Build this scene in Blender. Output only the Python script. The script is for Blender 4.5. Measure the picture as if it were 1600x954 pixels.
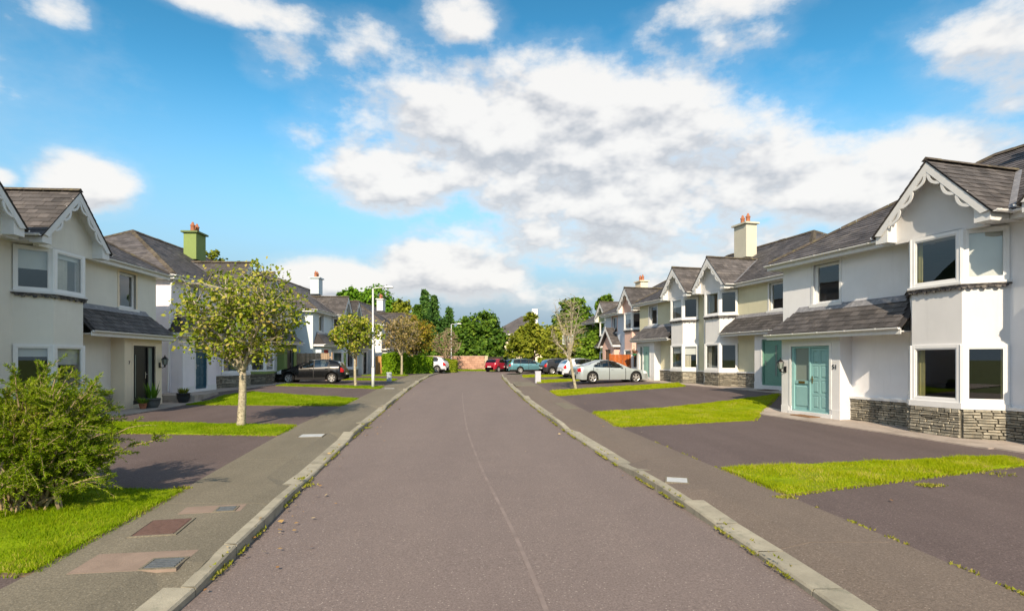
import bpy, bmesh, math, random
import numpy as np
from mathutils import Vector, Matrix

for o in list(bpy.data.objects):
    bpy.data.objects.remove(o)
SC = bpy.context.scene
COL = SC.collection
R = math.radians

# ---------------------------------------------------------------- camera
cam = bpy.data.cameras.new("camera")
cam.sensor_width = 36.0
cam.lens = 882.0 / 1600.0 * 36.0
cam.shift_y = (562.0 - 477.0) / 1600.0
cam.clip_start = 0.1
cam.clip_end = 6000
camo = bpy.data.objects.new("camera", cam)
camo.location = (0, 0, 2.0)
camo.rotation_euler = (R(90), 0, 0)
COL.objects.link(camo)
SC.camera = camo

# ---------------------------------------------------------------- exposure
SC.view_settings.view_transform = 'Standard'
SC.view_settings.look = 'None'
SC.view_settings.gamma = 1.0
SC.view_settings.use_curve_mapping = False
SC.view_settings.exposure = 1.18
SC.view_settings.use_white_balance = True
SC.view_settings.white_balance_temperature = 7600
SC.view_settings.white_balance_tint = 11
SC.cycles.use_denoising = True
SC.cycles.max_bounces = 8
SC.cycles.transparent_max_bounces = 12
SC.cycles.caustics_reflective = False
SC.cycles.caustics_refractive = False
SC.cycles.sample_clamp_indirect = 6.0

# ---------------------------------------------------------------- sun
SUN_EL = 33.0
SUN_AZ = 184.0            # clockwise from +Y: the sun stands behind the camera
s_dir = Vector((math.sin(R(SUN_AZ)) * math.cos(R(SUN_EL)), math.cos(R(SUN_AZ)) * math.cos(R(SUN_EL)), math.sin(R(SUN_EL))))
sun = bpy.data.lights.new("sun", 'SUN')
sun.energy = 2.7
sun.angle = R(0.55)
sun.color = (1.0, 0.91, 0.77)
suno = bpy.data.objects.new("sun", sun)
suno.rotation_euler = s_dir.to_track_quat('Z', 'Y').to_euler()
COL.objects.link(suno)


# ---------------------------------------------------------------- node helpers
class NT:
    def __init__(self, nt):
        self.nt = nt
    def n(self, t, **kw):
        nd = self.nt.nodes.new(t)
        for k, v in kw.items():
            setattr(nd, k, v)
        return nd
    def link(self, a, b):
        self.nt.links.new(a, b)
    def put(self, sock, v):
        if isinstance(v, bpy.types.NodeSocket):
            self.link(v, sock)
        elif v is not None:
            sock.default_value = v
    def math(self, op, a, b=None, c=None, clamp=False):
        nd = self.n('ShaderNodeMath', operation=op)
        nd.use_clamp = clamp
        self.put(nd.inputs[0], a)
        if b is not None: self.put(nd.inputs[1], b)
        if c is not None: self.put(nd.inputs[2], c)
        return nd.outputs[0]
    def vmath(self, op, a, b=None):
        nd = self.n('ShaderNodeVectorMath', operation=op)
        self.put(nd.inputs[0], a)
        if b is not None: self.put(nd.inputs[1], b)
        return nd.outputs['Value'] if op in ('DOT_PRODUCT', 'LENGTH', 'DISTANCE') else nd.outputs[0]
    def mix(self, f, a, b, mode='MIX'):
        nd = self.n('ShaderNodeMix', data_type='RGBA', blend_type=mode)
        self.put(nd.inputs[0], f)
        for s, v in ((nd.inputs[6], a), (nd.inputs[7], b)):
            if isinstance(v, (tuple, list)) and len(v) == 3: v = (*v, 1)
            self.put(s, v)
        return nd.outputs[2]
    def ramp(self, f, stops, interp='LINEAR'):
        nd = self.n('ShaderNodeValToRGB')
        cr = nd.color_ramp
        cr.interpolation = interp
        while len(cr.elements) > 1: cr.elements.remove(cr.elements[-1])
        for i, (p, c) in enumerate(stops):
            e = cr.elements[0] if i == 0 else cr.elements.new(p)
            e.position = p
            e.color = (*c, 1) if len(c) == 3 else c
        self.put(nd.inputs[0], f)
        return nd.outputs[0]
    def noise(self, vec, scale, detail=3, rough=.55, dim='3D'):
        nd = self.n('ShaderNodeTexNoise', noise_dimensions=dim)
        if vec is not None: self.put(nd.inputs['Vector'], vec)
        nd.inputs['Scale'].default_value = scale
        nd.inputs['Detail'].default_value = detail
        nd.inputs['Roughness'].default_value = rough
        return nd.outputs['Fac']
    def maprange(self, v, a, b, c=0., d=1., smooth=False):
        nd = self.n('ShaderNodeMapRange')
        if smooth: nd.interpolation_type = 'SMOOTHSTEP'
        self.put(nd.inputs[0], v)
        for i, x in enumerate((a, b, c, d)): self.put(nd.inputs[1 + i], x)
        return nd.outputs[0]


def srgb(r, g, b, k=1.0):
    def f(v):
        v /= 255.0
        return v / 12.92 if v <= 0.04045 else ((v + 0.055) / 1.055) ** 2.4
    return (f(r) * k, f(g) * k, f(b) * k)


# ---------------------------------------------------------------- sky with cumulus, laid out by direction (azimuth, elevation)
world = bpy.data.worlds.new("World")
SC.world = world
world.use_nodes = True
wt = NT(world.node_tree)
for nd in list(world.node_tree.nodes): world.node_tree.nodes.remove(nd)
sky = wt.n('ShaderNodeTexSky', sky_type='NISHITA')
sky.sun_disc = False
sky.sun_elevation = R(SUN_EL)
sky.sun_rotation = R(SUN_AZ)
sky.altitude = 50
sky.air_density = 1.0
sky.dust_density = 0.3
sky.ozone_density = 2.2
skycol = wt.vmath('MULTIPLY', sky.outputs[0], (1 / 3., 1 / 3., 1 / 3.))
gam = wt.n('ShaderNodeGamma'); wt.link(skycol, gam.inputs[0]); gam.inputs[1].default_value = 1.8
skycol = wt.vmath('MULTIPLY', gam.outputs[0], (3., 3., 3.))
hsv = wt.n('ShaderNodeHueSaturation')
hsv.inputs['Hue'].default_value = 0.472
hsv.inputs['Saturation'].default_value = 1.08
hsv.inputs['Value'].default_value = 0.54
wt.link(skycol, hsv.inputs['Color'])


def azel(px, py):
    a = math.atan((px - 800) / 882.0)
    return a, math.atan((562 - py) / 882.0 * math.cos(a))

# cumulus: centre and radii in degrees-like picture units turned to azimuth / elevation, weight
CLOUDS = [
    (860, 205, 330, 105, 1.0), (900, 130, 150, 55, .6), (640, 165, 130, 50, .55), (620, 275, 150, 60, .8),
    (1010, 300, 330, 70, .95), (1400, 285, 260, 85, 1.0), (1180, 265, 170, 70, .6),
    (700, 425, 150, 52, 1.0), (540, 440, 140, 40, .85), (900, 370, 260, 60, .6), (1060, 390, 240, 60, .6),
    (370, 8, 140, 26, .7), (710, 28, 75, 36, .55), (600, 80, 100, 40, .4), (440, 88, 60, 34, .38),
    (1160, 2, 160, 28, .6), (1010, 80, 50, 40, .32), (1150, 70, 75, 36, .3), (1530, 80, 120, 65, .52), (1590, 150, 100, 45, .45),
    (125, 285, 95, 52, .9), (0, 275, 40, 20, .7), (100, 15, 50, 30, .5), (480, 215, 50, 26, .4), (1000, 455, 400, 30, .45),
]
EXTRA = [(-75, 22, 26, 9, .9), (-110, 30, 30, 10, .8), (-150, 20, 28, 9, .9), (70, 26, 22, 9, .8), (105, 18, 26, 8, .9), (150, 30, 30, 10, .7),
         (0, 62, 26, 9, .6), (-60, 55, 26, 9, .6), (65, 58, 26, 9, .6), (-130, 60, 30, 10, .7), (130, 60, 30, 10, .7), (178, 50, 26, 8, .5)]
grp = bpy.data.node_groups.new("cloud_field", 'ShaderNodeTree')
grp.interface.new_socket("Vector", in_out='INPUT', socket_type='NodeSocketVector')
grp.interface.new_socket("Value", in_out='OUTPUT', socket_type='NodeSocketFloat')
g = NT(grp)
gi = g.n('NodeGroupInput'); go = g.n('NodeGroupOutput')
vin = gi.outputs[0]          # (azimuth, elevation, 0)
best = None
for (px, py, rx, ry, w) in CLOUDS:
    a, e = azel(px, py)
    ra = rx / 882.0 * math.cos(a) ** 2; re = ry / 882.0 * math.cos(a)
    q = g.vmath('MULTIPLY', g.vmath('SUBTRACT', vin, (a, e, 0)), (1 / ra, 1 / re, 0))
    v = g.math('MULTIPLY', g.math('SUBTRACT', 1.25, g.vmath('DOT_PRODUCT', q, q)), w)
    best = v if best is None else g.math('SMOOTH_MAX', best, v, .25)
for (az, el, rx, ry, w) in EXTRA:  # unseen clouds around the view, radii widened to raise the fill light
    q = g.vmath('MULTIPLY', g.vmath('SUBTRACT', vin, (R(az), R(el), 0)), (1 / R(rx * 1.3), 1 / R(ry * 1.35), 0))
    v = g.math('MULTIPLY', g.math('SUBTRACT', 1.2, g.vmath('DOT_PRODUCT', q, q)), w)
    best = g.math('SMOOTH_MAX', best, v, .25)
best = g.math('MAXIMUM', best, -1.0)
g.link(best, go.inputs[0])

tc = wt.n('ShaderNodeTexCoord')
sp = wt.n('ShaderNodeSeparateXYZ'); wt.link(tc.outputs['Generated'], sp.inputs[0])
az_s = wt.math('ARCTAN2', sp.outputs[0], sp.outputs[1])
el_s = wt.math('ARCSINE', sp.outputs[2])
cmb = wt.n('ShaderNodeCombineXYZ'); wt.link(az_s, cmb.inputs[0]); wt.link(el_s, cmb.inputs[1])
def field(vec):
    nd = wt.n('ShaderNodeGroup'); nd.node_tree = grp
    wt.link(vec, nd.inputs[0]); return nd.outputs[0]
st_w = wt.vmath('MULTIPLY', cmb.outputs[0], (1.0, 1.7, 1.0))
b0 = field(cmb.outputs[0])
b1 = field(wt.vmath('ADD', cmb.outputs[0], (0.01, 0.05, 0)))
na = wt.noise(st_w, 7.5, 8, .6)
nb = wt.noise(wt.vmath('ADD', st_w, (0.012, 0.05, 0)), 7.5, 4, .55)
nl = wt.noise(st_w, 7.5, 4, .55)
f0 = wt.math('ADD', wt.math('MULTIPLY', b0, 1.25), wt.math('MULTIPLY', wt.math('SUBTRACT', na, .565), 2.8))
dens = wt.maprange(f0, -.15, .85, 0, .95, True)
thin = wt.maprange(f0, -.7, .3, 0, .12, True)
dens = wt.math('MAXIMUM', dens, thin)
veil = wt.maprange(el_s, .06, .46, 1.0, 0, True)
dens = wt.math('MULTIPLY', dens, wt.maprange(el_s, -.02, .02, 0, 1))
sh = wt.math('ADD', wt.math('MULTIPLY', wt.math('SUBTRACT', b0, b1), .38), wt.math('MULTIPLY', wt.math('SUBTRACT', nl, nb), 1.9))
shade = wt.maprange(sh, -.5, .25, 0, 1, True)
edge = wt.maprange(f0, .3, 1.3, .75, .1, True)
lum = wt.math('MAXIMUM', shade, edge)
ccol = wt.ramp(lum, [(0., (1.22, 1.45, 1.85)), (.35, (1.6, 1.82, 2.2)), (.7, (2.15, 2.35, 2.7)), (1., (2.65, 2.85, 3.15))])
skyv = wt.mix(veil, hsv.outputs[0], (1.0, 1.5, 2.08))
allsky = wt.mix(dens, skyv, ccol)
bg = wt.n('ShaderNodeBackground'); bg.inputs['Strength'].default_value = 0.15
wt.link(allsky, bg.inputs['Color'])
wo = wt.n('ShaderNodeOutputWorld'); wt.link(bg.outputs[0], wo.inputs[0])
world.cycles.sampling_method = 'MANUAL'
world.cycles.sample_map_resolution = 512

# ---------------------------------------------------------------- materials
MATS = {}
def pm(name, col, rough=.7, var=.12, scale=3.0, bump=0., bscale=60., spec=.35, col2=None, thr=None, metal=0., island=0., coat=0., stain=None, fine=0., sss=None, obj_rand=0.):
    if name in MATS: return MATS[name]
    m = bpy.data.materials.new(name); m.use_nodes = True
    t = NT(m.node_tree); b = m.node_tree.nodes['Principled BSDF']
    pos = t.n('ShaderNodeNewGeometry')
    P = pos.outputs['Position']
    f = t.noise(P, scale, 5, .6)
    lo = tuple(c * (1 - var) for c in col); hi = tuple(c * (1 + var) for c in col)
    c = t.mix(t.maprange(f, .3, .7), lo, hi)
    if col2 is not None:
        f2 = t.noise(P, scale * (thr[2] if thr and len(thr) > 2 else .5), 6, .65)
        c = t.mix(t.maprange(f2, thr[0] if thr else .45, thr[1] if thr else .6), c, col2)
    if stain is not None:   # vertical run-off streaks
        sv = t.vmath('MULTIPLY', P, (2.2, 2.2, .25))
        fs = t.noise(sv, 2.5, 6, .65)
        c = t.mix(t.maprange(fs, .55, .82, 0, .42), c, stain)
    if fine:
        ff = t.noise(P, 160, 2, .8)
        c = t.mix(t.maprange(ff, .3, .7), t.mix(fine, c, (0, 0, 0)), t.mix(fine * .6, c, (1, 1, 1)))
    if island:
        k = t.math('ADD', t.math('MULTIPLY', t.math('SUBTRACT', pos.outputs['Random Per Island'], .5), 2 * island), 1.0)
        c = t.mix(1.0, c, k, 'MULTIPLY')
    if obj_rand:
        oi = t.n('ShaderNodeObjectInfo')
        k = t.math('ADD', t.math('MULTIPLY', t.math('SUBTRACT', oi.outputs['Random'], .5), 2 * obj_rand), 1.0)
        c = t.mix(1.0, c, k, 'MULTIPLY')
    t.link(c, b.inputs['Base Color'])
    b.inputs['Roughness'].default_value = rough
    b.inputs['Specular IOR Level'].default_value = spec
    b.inputs['Metallic'].default_value = metal
    if coat:
        b.inputs['Coat Weight'].default_value = coat; b.inputs['Coat Roughness'].default_value = .04
    if bump:
        bn = t.n('ShaderNodeBump'); bn.inputs['Strength'].default_value = bump; bn.inputs['Distance'].default_value = .02
        t.link(t.noise(P, bscale, 4, .6), bn.inputs['Height']); t.link(bn.outputs[0], b.inputs['Normal'])
    MATS[name] = m
    return m

def wallmat(name, col, stain=None, var=.045):
    return pm(name, col, .85, var, 1.3, .25, 90, .2, stain=stain or tuple(c * .78 for c in col), fine=.03)

def leafmat(name, stops, trans=.35, rough=.55, noise=None):
    m = bpy.data.materials.new(name); m.use_nodes = True
    t = NT(m.node_tree); b = m.node_tree.nodes['Principled BSDF']
    pos = t.n('ShaderNodeNewGeometry')
    f = pos.outputs['Random Per Island']
    if noise:
        nz = t.noise(pos.outputs['Position'], noise, 3, .6)
        f = t.math('ADD', t.math('MULTIPLY', f, .55), t.math('MULTIPLY', t.maprange(nz, .3, .7), .45))
    c = t.ramp(f, stops)
    t.link(c, b.inputs['Base Color']); b.inputs['Roughness'].default_value = rough
    b.inputs['Specular IOR Level'].default_value = .12
    tr = t.n('ShaderNodeBsdfTranslucent'); t.link(c, tr.inputs[0])
    mx = t.n('ShaderNodeMixShader'); mx.inputs[0].default_value = trans
    out = m.node_tree.nodes['Material Output']
    t.link(b.outputs[0], mx.inputs[1]); t.link(tr.outputs[0], mx.inputs[2]); t.link(mx.outputs[0], out.inputs[0])
    MATS[name] = m
    return m

def glassmat(name, tint=(.75, .8, .8), body=.0, bodycol=(.02, .025, .03), rough=.01, boost=1.0):
    m = bpy.data.materials.new(name); m.use_nodes = True
    t = NT(m.node_tree)
    nodes = m.node_tree.nodes
    nodes.remove(nodes['Principled BSDF'])
    tr = t.n('ShaderNodeBsdfTransparent'); tr.inputs[0].default_value = (*tint, 1)
    gl = t.n('ShaderNodeBsdfGlossy'); gl.inputs['Roughness'].default_value = rough
    df = t.n('ShaderNodeBsdfDiffuse'); df.inputs[0].default_value = (*bodycol, 1)
    m1 = t.n('ShaderNodeMixShader'); m1.inputs[0].default_value = body
    t.link(tr.outputs[0], m1.inputs[1]); t.link(df.outputs[0], m1.inputs[2])
    ge = t.n('ShaderNodeNewGeometry')
    cs = t.math('ABSOLUTE', t.vmath('DOT_PRODUCT', ge.outputs['Incoming'], ge.outputs['Normal']))
    sch = t.math('ADD', .05, t.math('MULTIPLY', .95, t.math('POWER', t.math('SUBTRACT', 1.0, cs, clamp=True), 5.0)))
    fac = t.math('MULTIPLY', sch, boost, clamp=True)
    m2 = t.n('ShaderNodeMixShader'); t.link(fac, m2.inputs[0])
    t.link(m1.outputs[0], m2.inputs[1]); t.link(gl.outputs[0], m2.inputs[2])
    t.link(m2.outputs[0], nodes['Material Output'].inputs[0])
    MATS[name] = m
    return m

def tarmac(name, col, speck, patch, spk=.64):
    m = bpy.data.materials.new(name); m.use_nodes = True
    t = NT(m.node_tree); b = m.node_tree.nodes['Principled BSDF']
    P = t.n('ShaderNodeNewGeometry').outputs['Position']
    big = t.noise(t.vmath('MULTIPLY', P, (1.6, .22, 1)), .55, 5, .6); mid = t.noise(P, 1.7, 4, .6); fine = t.noise(P, 48, 3, .8)
    c = t.mix(t.maprange(big, .35, .68), col, patch)
    c = t.mix(t.maprange(mid, .3, .72, 0, .3), c, tuple(x * .72 for x in col))
    c = t.mix(t.maprange(fine, .36, .66, 0, .75), c, tuple(x * .45 for x in col))
    c = t.mix(t.maprange(t.noise(P, 75, 2, .7), .55, .75, 0, .5), c, tuple(min(1, x * 1.8) for x in col))
    vo = t.n('ShaderNodeTexVoronoi'); vo.inputs['Scale'].default_value = 38; t.link(P, vo.inputs['Vector'])
    wn = t.n('ShaderNodeTexWhiteNoise', noise_dimensions='3D'); t.link(vo.outputs['Color'], wn.inputs[0])
    sm = t.math('MULTIPLY', t.math('GREATER_THAN', wn.outputs[0], .82), t.maprange(vo.outputs['Distance'], .12, .32, .65, 0))
    c = t.mix(sm, c, speck)
    t.link(c, b.inputs['Base Color']); b.inputs['Roughness'].default_value = .82; b.inputs['Specular IOR Level'].default_value = .3
    bn = t.n('ShaderNodeBump'); bn.inputs['Strength'].default_value = .55; bn.inputs['Distance'].default_value = .012
    t.link(t.noise(P, 70, 3, .7), bn.inputs['Height']); t.link(bn.outputs[0], b.inputs['Normal'])
    MATS[name] = m
    return m

M_road = tarmac('road_tarmac', (.225, .178, .166), (.52, .45, .41), (.262, .208, .19))
M_drive = tarmac('drive_tarmac', (.13, .097, .093), (.36, .3, .28), (.18, .136, .13))
M_rpave = tarmac('pavement_tarmac', (.19, .15, .124), (.4, .33, .28), (.235, .186, .152))
M_conc = tarmac('concrete_pavement', (.2, .176, .132), (.4, .36, .29), (.285, .25, .188))
M_kerb = pm('kerb_concrete', (.34, .31, .24), .85, .18, 4, .3, 60, .25, (.2, .2, .15), (.55, .75, 1.5), fine=.08, obj_rand=.1)
M_path = pm('path_concrete', (.40, .335, .29), .85, .15, 2, .3, 60, .25, (.27, .22, .19), (.5, .7, .8), fine=.06)
M_soil = pm('soil', (.17, .12, .075), .95, .3, 6, .5, 30)
M_lawn = pm('lawn_turf', (.19, .27, .01), .9, .3, 2.5, .6, 60, .1, (.24, .24, .05), (.56, .74, .6))
M_ground = pm('rough_ground', (.09, .13, .03), .95, .3, .2, .3, 5, .1)
M_white = pm('white_upvc', (.8, .8, .8), .35, .03, 4, 0, 50, .5)
M_wood_white = pm('white_painted_timber', (.72, .72, .72), .5, .05, 5, .05, 50, .4)
M_slate = pm('roof_slate', (.075, .068, .07), .62, .25, 1.2, .35, 45, .35, (.105, .093, .086), (.5, .72, .7), island=.35, obj_rand=.3)
M_slate_brown = pm('porch_slate', (.082, .074, .073), .65, .25, 1.5, .35, 45, .35, (.125, .11, .1), (.55, .75, .9), island=.3, obj_rand=.35)
M_deck = pm('roof_underlay', (.04, .036, .036), .8, .1)
M_ridge = pm('ridge_tile', (.085, .07, .058), .85, .3, 6, .5, 30, .2, (.16, .14, .07), (.52, .68, 1.2), island=.3)
M_lead = pm('lead_flashing', (.2, .2, .22), .5, .2, 6, .2, 30, .4, (.33, .33, .34), (.5, .7, 1.5))
M_scal = pm('scalloped_slate_trim', (.085, .08, .085), .8, .35, 8, .4, 40, .2, (.22, .2, .18), (.5, .62, 1))
M_black = pm('black_paint', (.012, .012, .013), .35, .1)
M_brass = pm('brass', (.5, .33, .1), .3, .1, metal=1.)
M_steel = pm('steel', (.55, .56, .57), .3, .1, metal=1.)
M_galv = pm('galvanised_post', (.62, .63, .64), .45, .08, 3, metal=.2)
M_stone = pm('slate_stone', (.26, .24, .195), .85, .35, 7, .6, 35, .25, (.3, .235, .15), (.55, .75, 2), island=.4, obj_rand=.35)
M_mortar = pm('mortar', (.17, .155, .125), .95, .2, 8, .4, 40)
M_terra = pm('terracotta', (.38, .14, .075), .8, .15)
M_cut = pm('curtain_cloth', (.62, .58, .48), .9, .08, 4)
M_blind = pm('roller_blind', (.75, .76, .74), .8, .03)
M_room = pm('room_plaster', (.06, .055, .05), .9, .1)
M_glass = glassmat('window_glass', (.86, .88, .88), boost=2.4)
M_frost = glassmat('frosted_glass', (.5, .55, .52), .75, (.30, .36, .33), .12)
M_carglass = glassmat('car_glass', (.32, .36, .36), .12, (.02, .03, .03), boost=2.0)
M_bark = pm('pale_bark', (.42, .37, .27), .9, .3, 9, .5, 40, .1, (.17, .14, .11), (.52, .62, 2.2))
M_bark2 = pm('brown_bark', (.12, .09, .065), .9, .3, 6, .5, 30, .1)
M_twig = pm('bare_twig', (.33, .25, .16), .9, .25, 5)
M_rubber = pm('tyre_rubber', (.016, .016, .017), .8, .1)
M_rim = pm('alloy_rim', (.62, .6, .58), .3, .05, metal=.6)
M_trim = pm('black_trim', (.02, .02, .022), .6, .1)
M_plate = pm('number_plate', (.75, .75, .72), .4, .02)
M_tail = pm('tail_lamp', (.5, .012, .015), .15, .1, spec=.6)
M_head = pm('head_lamp', (.72, .75, .78), .12, .05, spec=.7)
M_fence_o = pm('orange_stained_boards', (.38, .105, .03), .7, .15, 4, .2, 40, .2, island=.2, obj_rand=.2)
M_fence_t = pm('tan_boards', (.5, .26, .09), .7, .15, 4, .2, 40, .2, obj_rand=.2)
M_fence_g = pm('weathered_boards', (.4, .29, .205), .85, .25, 6, .3, 40, .15, obj_rand=.3)
M_fence_d = pm('dark_boards', (.045, .036, .032), .85, .2, 4, .2, 40, .15)
M_cover = pm('iron_cover', (.1, .115, .13), .6, .2, 20, .4, 120, .4)
M_cover_r = pm('rusty_cover', (.12, .07, .06), .7, .2, 20, .4, 100, .4)
M_cover_l = pm('pale_cover', (.47, .49, .5), .6, .1, 8, .2, 100, .4)
M_patch = pm('pink_mortar_patch', (.27, .2, .16), .9, .12, 5, .3, 60)
M_pink = pm('pink_wall_blocks', (.47, .27, .2), .9, .2, 3, .4, 25, .15, obj_rand=.2)


# ---------------------------------------------------------------- mesh helpers
class MB:
    def __init__(self, xf=None, flip=False):
        self.v = []; self.f = []; self.xf = xf; self.flip = flip
    def add(self, vs, fs):
        b = len(self.v)
        self.v += [self.xf(*p) if self.xf else tuple(p) for p in vs]
        self.f += [tuple(b + i for i in (reversed(f) if self.flip else f)) for f in fs]
    def quad(self, a, b, c, d): self.add([a, b, c, d], [(0, 1, 2, 3)])
    def poly(self, pts): self.add(pts, [tuple(range(len(pts)))])
    def box(self, x0, x1, y0, y1, z0, z1):
        self.add([(x0, y0, z0), (x1, y0, z0), (x1, y1, z0), (x0, y1, z0), (x0, y0, z1), (x1, y0, z1), (x1, y1, z1), (x0, y1, z1)],
                 [(0, 3, 2, 1), (4, 5, 6, 7), (0, 1, 5, 4), (1, 2, 6, 5), (2, 3, 7, 6), (3, 0, 4, 7)])
    def hexa(self, b, t):           # 4 bottom points, 4 top points
        self.add(list(b) + list(t), [(0, 3, 2, 1), (4, 5, 6, 7), (0, 1, 5, 4), (1, 2, 6, 5), (2, 3, 7, 6), (3, 0, 4, 7)])
    def prism(self, pts, off):      # planar polygon pts, extruded by vector off
        n = len(pts); o = Vector(off)
        vs = [tuple(p) for p in pts] + [tuple(Vector(p) + o) for p in pts]
        fs = [tuple(range(n - 1, -1, -1)), tuple(range(n, 2 * n))] + [(i, (i + 1) % n, n + (i + 1) % n, n + i) for i in range(n)]
        self.add(vs, fs)
    def tube(self, pts, rads, n=6, cap=True):
        pts = [Vector(p) for p in pts]; vs = []; fs = []
        ref = None
        for i, p in enumerate(pts):
            d = (pts[min(i + 1, len(pts) - 1)] - pts[max(i - 1, 0)])
            if d.length < 1e-9: d = Vector((0, 0, 1))
            d.normalize()
            if ref is None: ref = Vector((1, 0, 0)) if abs(d.x) < .8 else Vector((0, 1, 0))
            a = (ref - d * ref.dot(d)).normalized(); ref = a; b = d.cross(a)
            r = rads[i] if isinstance(rads, (list, tuple)) else rads
            for k in range(n):
                an = 2 * math.pi * k / n
                vs.append(tuple(p + a * (r * math.cos(an)) + b * (r * math.sin(an))))
        for i in range(len(pts) - 1):
            for k in range(n):
                fs.append((i * n + k, i * n + (k + 1) % n, (i + 1) * n + (k + 1) % n, (i + 1) * n + k))
        if cap:
            fs.append(tuple(range(n - 1, -1, -1))); fs.append(tuple((len(pts) - 1) * n + k for k in range(n)))
        self.add(vs, fs)
    def lathe(self, prof, c, n=16):  # prof (r,z) about vertical axis at c
        vs = []; fs = []
        for r, z in prof:
            for k in range(n):
                an = 2 * math.pi * k / n
                vs.append((c[0] + r * math.cos(an), c[1] + r * math.sin(an), c[2] + z))
        for i in range(len(prof) - 1):
            for k in range(n):
                fs.append((i * n + k, i * n + (k + 1) % n, (i + 1) * n + (k + 1) % n, (i + 1) * n + k))
        self.add(vs, fs)
    def build(self, name, mat, parent=None, smooth=False, label=None, cat=None, group=None, kind=None, loc=None):
        me = bpy.data.meshes.new(name)
        me.from_pydata(self.v, [], self.f); me.update()
        if mat: me.materials.append(mat)
        if smooth: me.polygons.foreach_set('use_smooth', [True] * len(me.polygons))
        return link(name, me, parent, label, cat, group, kind, loc)

def link(name, me, parent=None, label=None, cat=None, group=None, kind=None, loc=None):
    o = bpy.data.objects.new(name, me)
    COL.objects.link(o)
    if parent: o.parent = parent
    if loc: o.location = loc
    if label: o['label'] = label
    if cat: o['category'] = cat
    if group: o['group'] = group
    if kind: o['kind'] = kind
    return o

def empty(name, loc, rz=0., label=None, cat=None, group=None, kind=None):
    o = bpy.data.objects.new(name, None); COL.objects.link(o)
    o.location = loc; o.rotation_euler = (0, 0, rz); o.empty_display_size = .2
    if label: o['label'] = label
    if cat: o['category'] = cat
    if group: o['group'] = group
    if kind: o['kind'] = kind
    return o

def npmesh(name, V, F, mat, parent=None, smooth=False, **kw):
    V = np.asarray(V, np.float32); F = np.asarray(F, np.int32)
    me = bpy.data.meshes.new(name)
    k = F.shape[1]
    me.vertices.add(len(V)); me.vertices.foreach_set('co', V.ravel())
    me.loops.add(F.size); me.loops.foreach_set('vertex_index', F.ravel())
    me.polygons.add(len(F)); me.polygons.foreach_set('loop_start', np.arange(0, F.size, k, dtype=np.int32))
    me.polygons.foreach_set('loop_total', np.full(len(F), k, np.int32))
    me.update(calc_edges=True)
    me.materials.append(mat)
    if smooth: me.polygons.foreach_set('use_smooth', np.ones(len(F), bool))
    return link(name, me, parent, **kw)

# ---------------------------------------------------------------- the lie of the land
YS = np.arange(-40, 90, .25)
def smoothcurve(ys, xs, win):
    x = np.interp(YS, ys, xs); k = np.ones(win) / win
    for _ in range(2):
        x = np.convolve(np.pad(x, win // 2, mode='edge'), k, mode='valid')[:len(YS)]
    return x
XLc = smoothcurve([-40, 0, 4.5, 6.35, 8.56, 13.75, 22.2, 30, 37.3, 45, 52, 58, 62, 70], [-2.3, -2.45, -2.64, -2.86, -3.2, -3.87, -4.8, -5.65, -6.35, -7.05, -7.5, -7.6, -7.2, -6.8], 9)
XRc = smoothcurve([-40, 0, 4.5, 7, 9.6, 15.6, 25.7, 34, 48, 54, 58, 62, 70], [2.9, 2.75, 2.6, 2.38, 2.0, 1.32, .49, -.06, -.85, -1.0, -.6, 1.5, 4], 9)
def xl(y): return float(np.interp(y, YS, XLc))
def xr(y): return float(np.interp(y, YS, XRc))
def zr(y): return .011 * min(max(0., y - 4), 66.)
PW = 1.72
def FLl(y): return float(np.interp(y, [-40, 5, 14, 22.3, 24.3, 40, 56, 75], [.1, .16, .24, .30, .55, .58, .62, .73]))
def FLr(y): return float(np.interp(y, [-40, 4, 12, 19.5, 23.5, 38, 46, 75], [.05, .08, .14, .24, .62, .70, .68, .73]))
def HLl(y): return 13.2 + .045 * min(max(y, 0), 60) * .5
def HLr(y): return float(np.interp(y, [-40, 5, 10, 19.5, 23.5, 38, 60], [13, 12, 11.2, 8.6, 11.8, 8.2, 7.5]))
PB_L = [(-40, 1.7), (6, 1.5), (8, 1.55), (15.5, 1.75), (22, 1.6), (35, 1.6), (70, 1.7)]
def pwl(y): return float(np.interp(y, [a for a, b in PB_L], [b for a, b in PB_L]))
def pwr(y): return float(np.interp(y, [-40, 4.5, 8, 16, 27, 36, 70], [1.5, 1.5, 1.45, 1.42, 1.6, 1.75, 1.7]))
def G(x, y):
    a, b = xl(y), xr(y); z0 = zr(y)
    if a <= x <= b: return z0
    if x < a:
        d = a - x; pw = pwl(y); L = max(HLl(y) + a, pw + 2)
        t = min(max((d - pw) / (L - pw), 0), 1)
        return (z0 + .1) * (1 - t) + max(FLl(y), 0) * t if d > pw else z0 + .1
    d = x - b; pw = pwr(y); L = max(HLr(y) - b, pw + 2)
    t = min(max((d - pw) / (L - pw), 0), 1)
    return (z0 + .1) * (1 - t) + FLr(y) * t if d > pw else z0 + .1

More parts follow.
